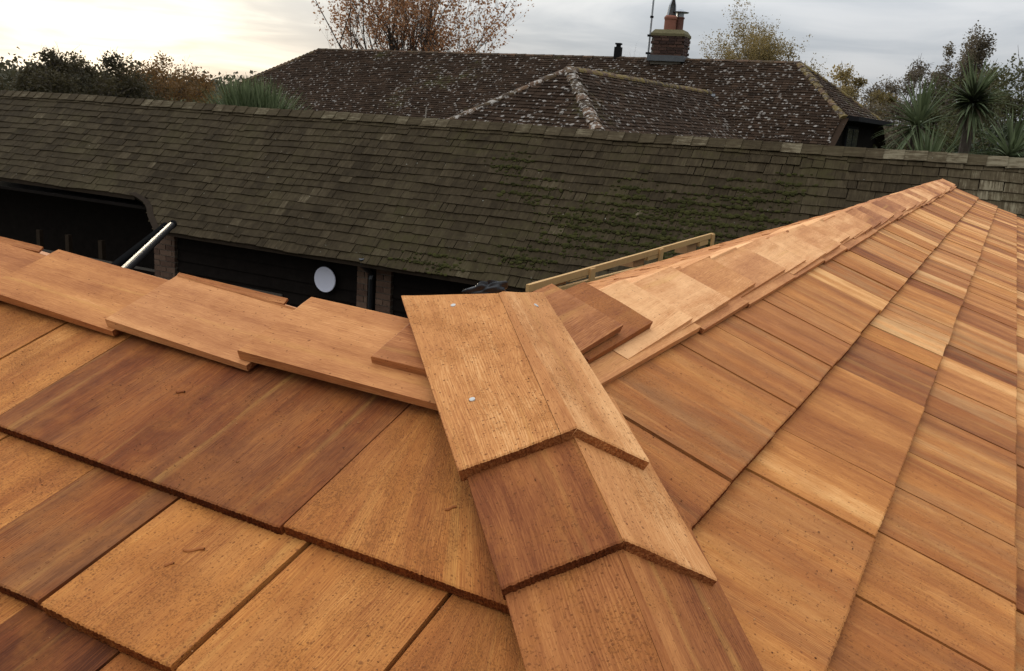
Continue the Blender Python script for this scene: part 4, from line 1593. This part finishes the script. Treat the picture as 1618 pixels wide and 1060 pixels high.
for k in range(n + 1):
    t_ = -.4 + (math.pi * 1.55) * k / n
    hd.append((math.cos(t_) * .13, math.sin(t_) * .10))
for k in range(n):
    (x0, y0), (x1, y1) = hd[k], hd[k + 1]
    apex = pp + Vector((.03, .0, .50))
    q0, q1 = pp + Vector((x0, y0, 0)), pp + Vector((x1, y1, 0))
    m0, m1 = pp + Vector((x0 * .72 + .01, y0 * .72, .25)), pp + Vector((x1 * .72 + .01, y1 * .72, .25))
    mb.face([q0, q1, m1, m0])
    mb.face([m0, m1, apex])
cpart('pointed_cowl', MAT['galv'], mb)
# aerial mast beside the chimney
mst = Vector(w2(-.52, -.10, CB.z - .02))
mb = MB()
mb.tube([mst, mst + up * 4.2], .025, 8)
mo = attach(mb.build('aerial_mast', MAT['galv']), house)
for dz in (.12, .55, 1.0, 1.6):
    mb = MB()
    mb.box(tuple(mst + up * dz), .12 if dz < .6 else .07, .07, .05, ang)
    o = mb.build('clamp', MAT['black_matt'])
    o.parent = mo
mb = MB()
mb.tube([mst + up * 2.6 - HD * .1, mst + up * 2.6 + HD * 1.1], .012, 6)
for k in range(9):
    q_ = mst + up * 2.6 + HD * (.1 + k * .11)
    mb.tube([q_ - HN * .28, q_ + HN * .28], .006, 5)
o = mb.build('aerial', MAT['galv'])
o.parent = mo
# small black flue on the ridge
vp = HR + HD * -4.75
mb = MB()
mb.box((vp.x, vp.y, vp.z + .10), .17, .17, .30, ang)
mb.box((vp.x, vp.y, vp.z + .275), .10, .10, .07, ang)
mb.box((vp.x, vp.y, vp.z + .33), .15, .15, .04, ang)
attach(mb.build('flue', MAT['black_matt']), house)


# ------------------------------------------------------------------ trees
class Tree:
    def __init__(self, base, seed):
        self.r = random.Random(seed)
        self.b = Vector(base)
        self.w = MB()
        self.tips = []

    def limb(self, p, d, length, rad, depth, spread=.55, up_=.25, kids=3, nseg=4, shrink=.68):
        r = self.r
        pts, rads = [p.copy()], [rad]
        d = d.normalized()
        for i in range(nseg):
            d = (d + Vector((r.uniform(-1, 1), r.uniform(-1, 1), r.uniform(-.6, 1))) * .16 + Vector((0, 0, up_ * .18))).normalized()
            p = p + d * length / nseg
            pts.append(p.copy())
            rads.append(rad * (1 - .62 * (i + 1) / nseg))
        self.w.tube(pts, rads, 6 if rad > .03 else 4 if rad > .012 else 3, cap=False)
        if depth == 0:
            self.tips.append((pts, d))
            return
        if depth == 1:
            self.tips.append((pts[2:], d))
        for k in range(kids + (1 if r.random() < .5 else 0)):
            i = r.randint(max(1, nseg // 2 - 1), nseg)
            ax = Vector((r.uniform(-1, 1), r.uniform(-1, 1), r.uniform(-.3, .5)))
            nd = (d * (1 - spread * .5) + ax * spread + Vector((0, 0, up_))).normalized()
            self.limb(pts[i], nd, length * shrink * r.uniform(.75, 1.15), rads[i] * .62, depth - 1, spread, up_, kids, nseg, shrink)

    def leaves(self, per, size, lmat, drop=0.0, keep=lambda p: 1.0, jitter=.12, aspect=.6):
        r = self.r
        mb = MB()
        for pts, d in self.tips:
            for _ in range(per):
                i = r.randint(0, len(pts) - 1)
                p = pts[i] + Vector((r.gauss(0, jitter), r.gauss(0, jitter), r.gauss(0, jitter) - drop * r.random()))
                if r.random() > keep(p):
                    continue
                leaf(mb, p, size * r.uniform(.6, 1.3), r, aspect, drop > 0)
        return mb


def leaf(mb, p, s, r, aspect=.6, hang=False, tone=None):
    a = Vector((r.gauss(0, 1), r.gauss(0, 1), r.gauss(0, .8) - (1.2 if hang else 0))).normalized()
    b = a.cross(Vector((r.gauss(0, 1), r.gauss(0, 1), r.gauss(0, 1)))).normalized()
    c = (r.random() if tone is None else tone, 0, 0, 1)
    n = a.cross(b) * s * .12
    mb.face([p - a * s * .5, p + b * s * .5 * aspect + n, p + a * s * .5, p - b * s * .5 * aspect + n], None, 0, c)


def finish_tree(name, t, crown, lmat, label, cat='tree', group=None, bark='bark'):
    root = empty(name, tuple(t.b))
    tag(root, label, cat, group)
    attach(t.w.build('trunk', MAT[bark]), root)
    if crown.f:
        attach(crown.build('crown', lmat), root)
    return root


def broadleaf(name, base, height, trunk_h, rad, seed, depth, per, size, lm, label, spread=.6, up_=.25, kids=3, first=6, keep=lambda p: 1.0, bark='bark', drop=0.0, shrink=.68, length=None, jitter=.12, lean=.75):
    t = Tree(base, seed)
    b = Vector(base)
    r = t.r
    pts = [b + Vector((r.uniform(-.05, .05) * i, r.uniform(-.05, .05) * i, trunk_h * i / 4)) for i in range(5)]
    t.w.tube(pts, [rad * (1 - .35 * i / 4) for i in range(5)], 9)
    L = length or (height - trunk_h) * .45
    for k in range(first):
        a = 6.283 * k / first + r.uniform(-.4, .4)
        el = r.uniform(.35, 1.1) if k % 3 else 1.35
        d = Vector((math.cos(a) * math.cos(el) * lean, math.sin(a) * math.cos(el) * lean, math.sin(el)))
        t.limb(pts[4] - Vector((0, 0, r.uniform(0, trunk_h * .15))), d, L * r.uniform(.8, 1.15), rad * .45, depth, spread, up_, kids, 4, shrink)
    crown = t.leaves(per, size, lm, drop, keep, jitter)
    return finish_tree(name, t, crown, lm, label, bark=bark)


def clump_tree(name, base, height, width, seed, n_clumps, per, size, lm, label, trunk_h=None, bark='bark', cat='tree', flat=.75, bottom=.25):
    """a dense crown: leaf clumps on limbs that leave gaps at the outline"""
    r = random.Random(seed)
    t = Tree(base, seed)
    b = Vector(base)
    th = trunk_h or height * .35
    t.w.tube([b, b + Vector((0, 0, th * .5)), b + Vector((.05 * width * r.uniform(-1, 1), .05 * width * r.uniform(-1, 1), th))], [height * .030, height * .024, height * .018], 8)
    crown = MB()
    top = b + Vector((0, 0, th))
    cz = b.z + height * (bottom + (1 - bottom) * .5)
    for k in range(n_clumps):
        u_, ct = r.uniform(0, 6.283), r.uniform(-1, 1)
        rr = r.uniform(.45, 1.0) ** .6
        c = Vector((b.x + math.cos(u_) * math.sqrt(1 - ct * ct) * width * .5 * rr, b.y + math.sin(u_) * math.sqrt(1 - ct * ct) * width * .5 * rr, cz + ct * height * (1 - bottom) * .5 * rr))
        mid_ = top.lerp(c, .5) + Vector((r.uniform(-.2, .2), r.uniform(-.2, .2), -.1)) * width * .1
        t.w.tube([top - Vector((0, 0, r.uniform(0, th * .4))), mid_, c], [height * .006, height * .004, height * .0015], 4, cap=False)
        cr = width * r.uniform(.09, .19)
        tone = r.uniform(0, .7)
        tw_ = [r.uniform(.6, 1.1) for _ in range(6)]
        for _ in range(9):
            e_ = c + Vector((r.gauss(0, 1), r.gauss(0, 1), r.gauss(.3, 1))).normalized() * cr * r.uniform(.8, 1.15)
            t.w.tube([c, c.lerp(e_, .5) + Vector((r.uniform(-.1, .1), r.uniform(-.1, .1), .05)) * cr, e_], [height * .0018, height * .0012, height * .0006], 3, cap=False)
        for _ in range(per):
            q = Vector((r.gauss(0, 1), r.gauss(0, 1), r.gauss(0, 1))).normalized() * (r.random() ** .45)
            q = Vector((q.x, q.y, q.z * flat)) * cr * tw_[r.randrange(6)]
            leaf(crown, c + q, size * r.uniform(.6, 1.3), r, .7, False, min(1, tone + r.uniform(0, .35)))
    return finish_tree(name, t, crown, lm, label, cat, bark=bark)


LM = {
    'cherry': leaf_mat('cherry_leaf', (.25, .105, .045), (.47, .25, .12), .4),
    'yellow': leaf_mat('yellow_leaf', (.16, .12, .045), (.34, .25, .10), .4),
    'oak': leaf_mat('oak_leaf', (.038, .032, .015), (.080, .062, .028), .35),
    'orange': leaf_mat('orange_leaf', (.10, .058, .020), (.23, .12, .04), .4),
    'brown': leaf_mat('brown_leaf', (.075, .058, .036), (.17, .135, .085), .35),
    'olive': leaf_mat('olive_leaf', (.045, .048, .018), (.11, .10, .04), .3),
    'conifer': leaf_mat('conifer_leaf', (.020, .030, .014), (.05, .06, .026), .2),
    'strap': leaf_mat('strap_leaf', (.050, .066, .026), (.17, .20, .10), .3),
    'strap_dark': leaf_mat('dark_strap_leaf', (.014, .018, .008), (.036, .042, .018), .2),
    'wood': leaf_mat('far_leaf', (.045, .043, .024), (.095, .082, .045), .3),
}

broadleaf('cherry_tree', (-18.3, 25.4, GROUND), 12.0, 4.3, .18, 11, 4, 7, .105, LM['cherry'], 'autumn cherry tree with sparse red leaves behind the house roof', spread=.62, up_=.20, kids=3, first=15, length=3.1, shrink=.75, keep=lambda p: .7 if p.z < 4.2 else .42, lean=1.7, jitter=.07)
broadleaf('round_tree', (-8.8, 35.5, GROUND), 9.8, 4.1, .13, 23, 4, 12, .075, LM['yellow'], 'rounded bushy tree with yellowing leaves right of the chimney', spread=.58, up_=.30, kids=3, first=18, length=2.15, lean=1.1, shrink=.72, keep=lambda p: .85 if p.z < 4.2 else .35, bark='bark_pale', jitter=.06)
broadleaf('bare_tree', (-12.6, 32.0, GROUND), 8.0, 4.9, .08, 31, 3, 0, .1, LM['brown'], 'small bare winter tree just left of the chimney', spread=.6, up_=.4, kids=3, first=6, length=1.2, bark='bark_pale')
broadleaf('bare_sapling', (-15.4, 30.0, GROUND), 6.6, 4.9, .06, 37, 3, 0, .1, LM['brown'], 'low bare twigs showing over the middle of the house ridge', spread=.6, up_=.3, kids=3, first=5, length=.75, bark='bark_pale')
broadleaf('bare_sapling', (-9.9, 30.5, GROUND), 6.9, 5.0, .06, 39, 3, 0, .1, LM['brown'], 'low bare twigs showing between the chimney and round tree', spread=.6, up_=.3, kids=3, first=5, length=.75, bark='bark_pale')
# left horizon
clump_tree('oak_tree', (-41.0, 29.8, GROUND), 6.0, 6.4, 41, 100, 260, .14, LM['oak'], 'dark rounded oak tree rising on the left horizon', bottom=.2)
clump_tree('oak_tree', (-43.6, 33.6, GROUND), 5.0, 4.6, 42, 44, 240, .13, LM['oak'], 'lower dark oak just right of the rounded oak', bottom=.1)
clump_tree('autumn_tree', (-46.0, 39.0, GROUND), 6.1, 6.6, 43, 80, 220, .14, LM['orange'], 'orange brown autumn tree between the dark oak and spiky plant', bottom=.2)
clump_tree('autumn_tree', (-38.5, 37.0, GROUND), 4.9, 6.0, 44, 44, 220, .13, LM['orange'], 'low brown bush beside the orange autumn tree', bottom=.05)
clump_tree('oak_tree', (-42.0, 23.6, GROUND), 5.6, 4.2, 45, 44, 220, .13, LM['oak'], 'dark tree cut off by the left edge of the picture', bottom=.1)
# right of the house
clump_tree('yellow_tree', (-6.4, 43.0, GROUND), 7.3, 4.2, 51, 80, 240, .11, LM['yellow'], 'yellowish leafy tree just right of the house roof', bottom=.2)
broadleaf('shrub', (-3.6, 34.5, GROUND), 6.2, 2.6, .09, 52, 4, 3, .07, LM['brown'], 'open brown twiggy shrub between yellowish tree and birches', spread=.7, up_=.3, kids=3, first=9, length=1.25)
clump_tree('birch_tree', (-4.6, 46.0, GROUND), 8.3, 3.8, 53, 80, 240, .095, LM['brown'], 'feathery brown birch tree left of a matching one', bottom=.2, bark='bark_pale')
clump_tree('birch_tree', (-2.2, 45.0, GROUND), 8.2, 3.4, 54, 80, 240, .095, LM['brown'], 'feathery brown birch tree right of a matching one', bottom=.2, bark='bark_pale')
clump_tree('weeping_birch', (-1.9, 40.0, GROUND), 8.7, 2.9, 55, 80, 240, .09, LM['brown'], 'tall twin-topped birch with drooping twigs behind the palms', bottom=.2, bark='bark_pale', flat=1.6)
clump_tree('evergreen_tree', (.6, 33.0, GROUND), 7.3, 4.8, 56, 90, 260, .11, LM['olive'], 'dark green tree at the right edge of the picture', bottom=.1)
clump_tree('evergreen_tree', (-1.2, 31.0, GROUND), 6.2, 4.6, 57, 90, 260, .11, LM['olive'], 'dark olive bush behind the tallest spiky palm', bottom=.05)
clump_tree('shrub', (-3.3, 29.0, GROUND), 5.3, 4.6, 58, 80, 240, .10, LM['brown'], 'dense brown shrub beside the house gable', bottom=.05)
clump_tree('shrub', (-1.6, 25.0, GROUND), 4.8, 4.2, 59, 80, 240, .10, LM['olive'], 'dense olive shrub behind the left spiky palm', bottom=.05)
clump_tree('shrub', (1.0, 24.0, GROUND), 5.0, 4.0, 60, 80, 260, .10, LM['conifer'], 'dense dark shrub behind the right-hand spiky palm', bottom=.05)


def strap_plant(name, base, trunk_h, n, length, width, lm, label, seed, heads=((0, 0, 0),), droop=1.0, up_min=-.35, dead=0, dark=0):
    r = random.Random(seed)
    b = Vector(base)
    root = empty(name, tuple(b))
    tag(root, label, 'palm')
    tr, cr, dd, dk_ = MB(), MB(), MB(), MB()
    for hx, hy, hz in heads:
        h = b + Vector((hx, hy, trunk_h + hz))
        tr.tube([b, b.lerp(h, .5) + Vector((.03, .02, 0)), h], [.11, .09, .07], 8)
        for k in range(n + dead + dark):
            isd = n <= k < n + dead
            isk = k >= n + dead
            a = r.uniform(0, 6.283)
            el = r.uniform(up_min, 1.45) if not isd else r.uniform(-1.3, -.5)
            if isk:
                el = math.asin(r.uniform(-.35, 1))
            L = length * r.uniform(.7, 1.1) * (.75 if isd else .5 if isk else 1)
            d = Vector((math.cos(a) * math.cos(el), math.sin(a) * math.cos(el), math.sin(el)))
            sd = d.cross(up).normalized()
            seg = 5
            p = h.copy()
            prev = None
            tone = r.random()
            for i in range(seg + 1):
                f = i / seg
                w = width * (1 - f ** 1.6) * (.55 + .45 * min(1, f * 4)) * .5 + .002
                n_ = sd.cross(d).normalized()
                cur = (p - sd * w + n_ * w * .4, p, p + sd * w + n_ * w * .4)
                if prev:
                    for q in (0, 1):
                        (dd if isd else dk_ if isk else cr).face([prev[q], prev[q + 1], cur[q + 1], cur[q]], None, 0, (tone, 0, 0, 1))
                prev = cur
                p = p + d * L / seg
                d = (d - up * .10 * droop * (.4 + f) * math.cos(el)).normalized()
    attach(tr.build('trunk', MAT['bark']), root)
    attach(cr.build('crown', lm), root)
    if dk_.f:
        attach(dk_.build('dark_head', LM['strap_dark']), root)
    if dd.f:
        attach(dd.build('dead_leaves', LM['brown']), root)


strap_plant('cordyline', (-.86, 12.9, GROUND), 4.42, 95, .68, .052, LM['strap'], 'spiky green palm standing clear beside the house gable', 71, droop=1.5, up_min=-.9, dead=14)
strap_plant('cordyline', (-.30, 13.9, GROUND), 4.80, 85, .70, .048, LM['strap'], 'tallest spiky palm with a dark rounded head', 72, droop=1.5, up_min=-1.2, dead=20, dark=260)
strap_plant('cordyline', (.30, 12.9, GROUND), 4.10, 95, .68, .048, LM['strap'], 'low spiky palm at the right end of the barn ridge', 73, droop=1.4, up_min=-.7)
strap_plant('cordyline', (-.62, 12.3, GROUND), 3.75, 70, .75, .050, LM['strap'], 'small spiky palm low between the two taller palms', 74, droop=.6, up_min=.2)
strap_plant('flax_plant', tuple((C0 + ray(400, 165) * 14.0).xy) + (GROUND,), 3.42, 420, 1.05, .035, LM['strap'], 'bushy green spiky flax plant behind the left barn ridge', 75, heads=((0, 0, 0), (-.22, -.05, .03), (.22, .05, 0)), droop=.5, up_min=.45)

# ------------------------------------------------------------------ far wooded rise on the left
mb = MB()
HX = []
for i in range(41):
    t_ = i / 40
    az = math.radians(-78 + 75 * t_)
    for rr, zz in ((110, GROUND - .5), (150, -1.2 + .8 * math.sin(i * .5)), (230, 1.5 + 1.2 * math.sin(i * .31 + 1)), (400, -2.0)):
        HX.append((math.sin(az) * rr, math.cos(az) * rr, zz))
for i in range(40):
    for j in range(3):
        a_ = i * 4 + j
        mb.face([HX[a_], HX[a_ + 1], HX[a_ + 5], HX[a_ + 4]])
tag(mb.build('hill', MAT['grass'], smooth=True), kind='structure')
mb = MB()
r = random.Random(5)
for k in range(520):
    az = math.radians(r.uniform(-72, -5))
    rr = r.uniform(150, 215)
    zb = -1.4 + (rr - 150) * .03
    hh = r.uniform(3.0, 5.2)
    c = Vector((math.sin(az) * rr, math.cos(az) * rr, zb))
    tone = r.uniform(0, .6)
    for _ in range(46):
        q = Vector((r.gauss(0, 1.7), r.gauss(0, 1.7), abs(r.gauss(0, .42)) * hh))
        leaf(mb, c + q, r.uniform(.6, 1.2), r, .8, False, min(1, tone + r.uniform(0, .4)))
tag(mb.build('far_wood', LM['wood']), 'distant belt of dark woodland along the horizon', 'woodland', kind='stuff')
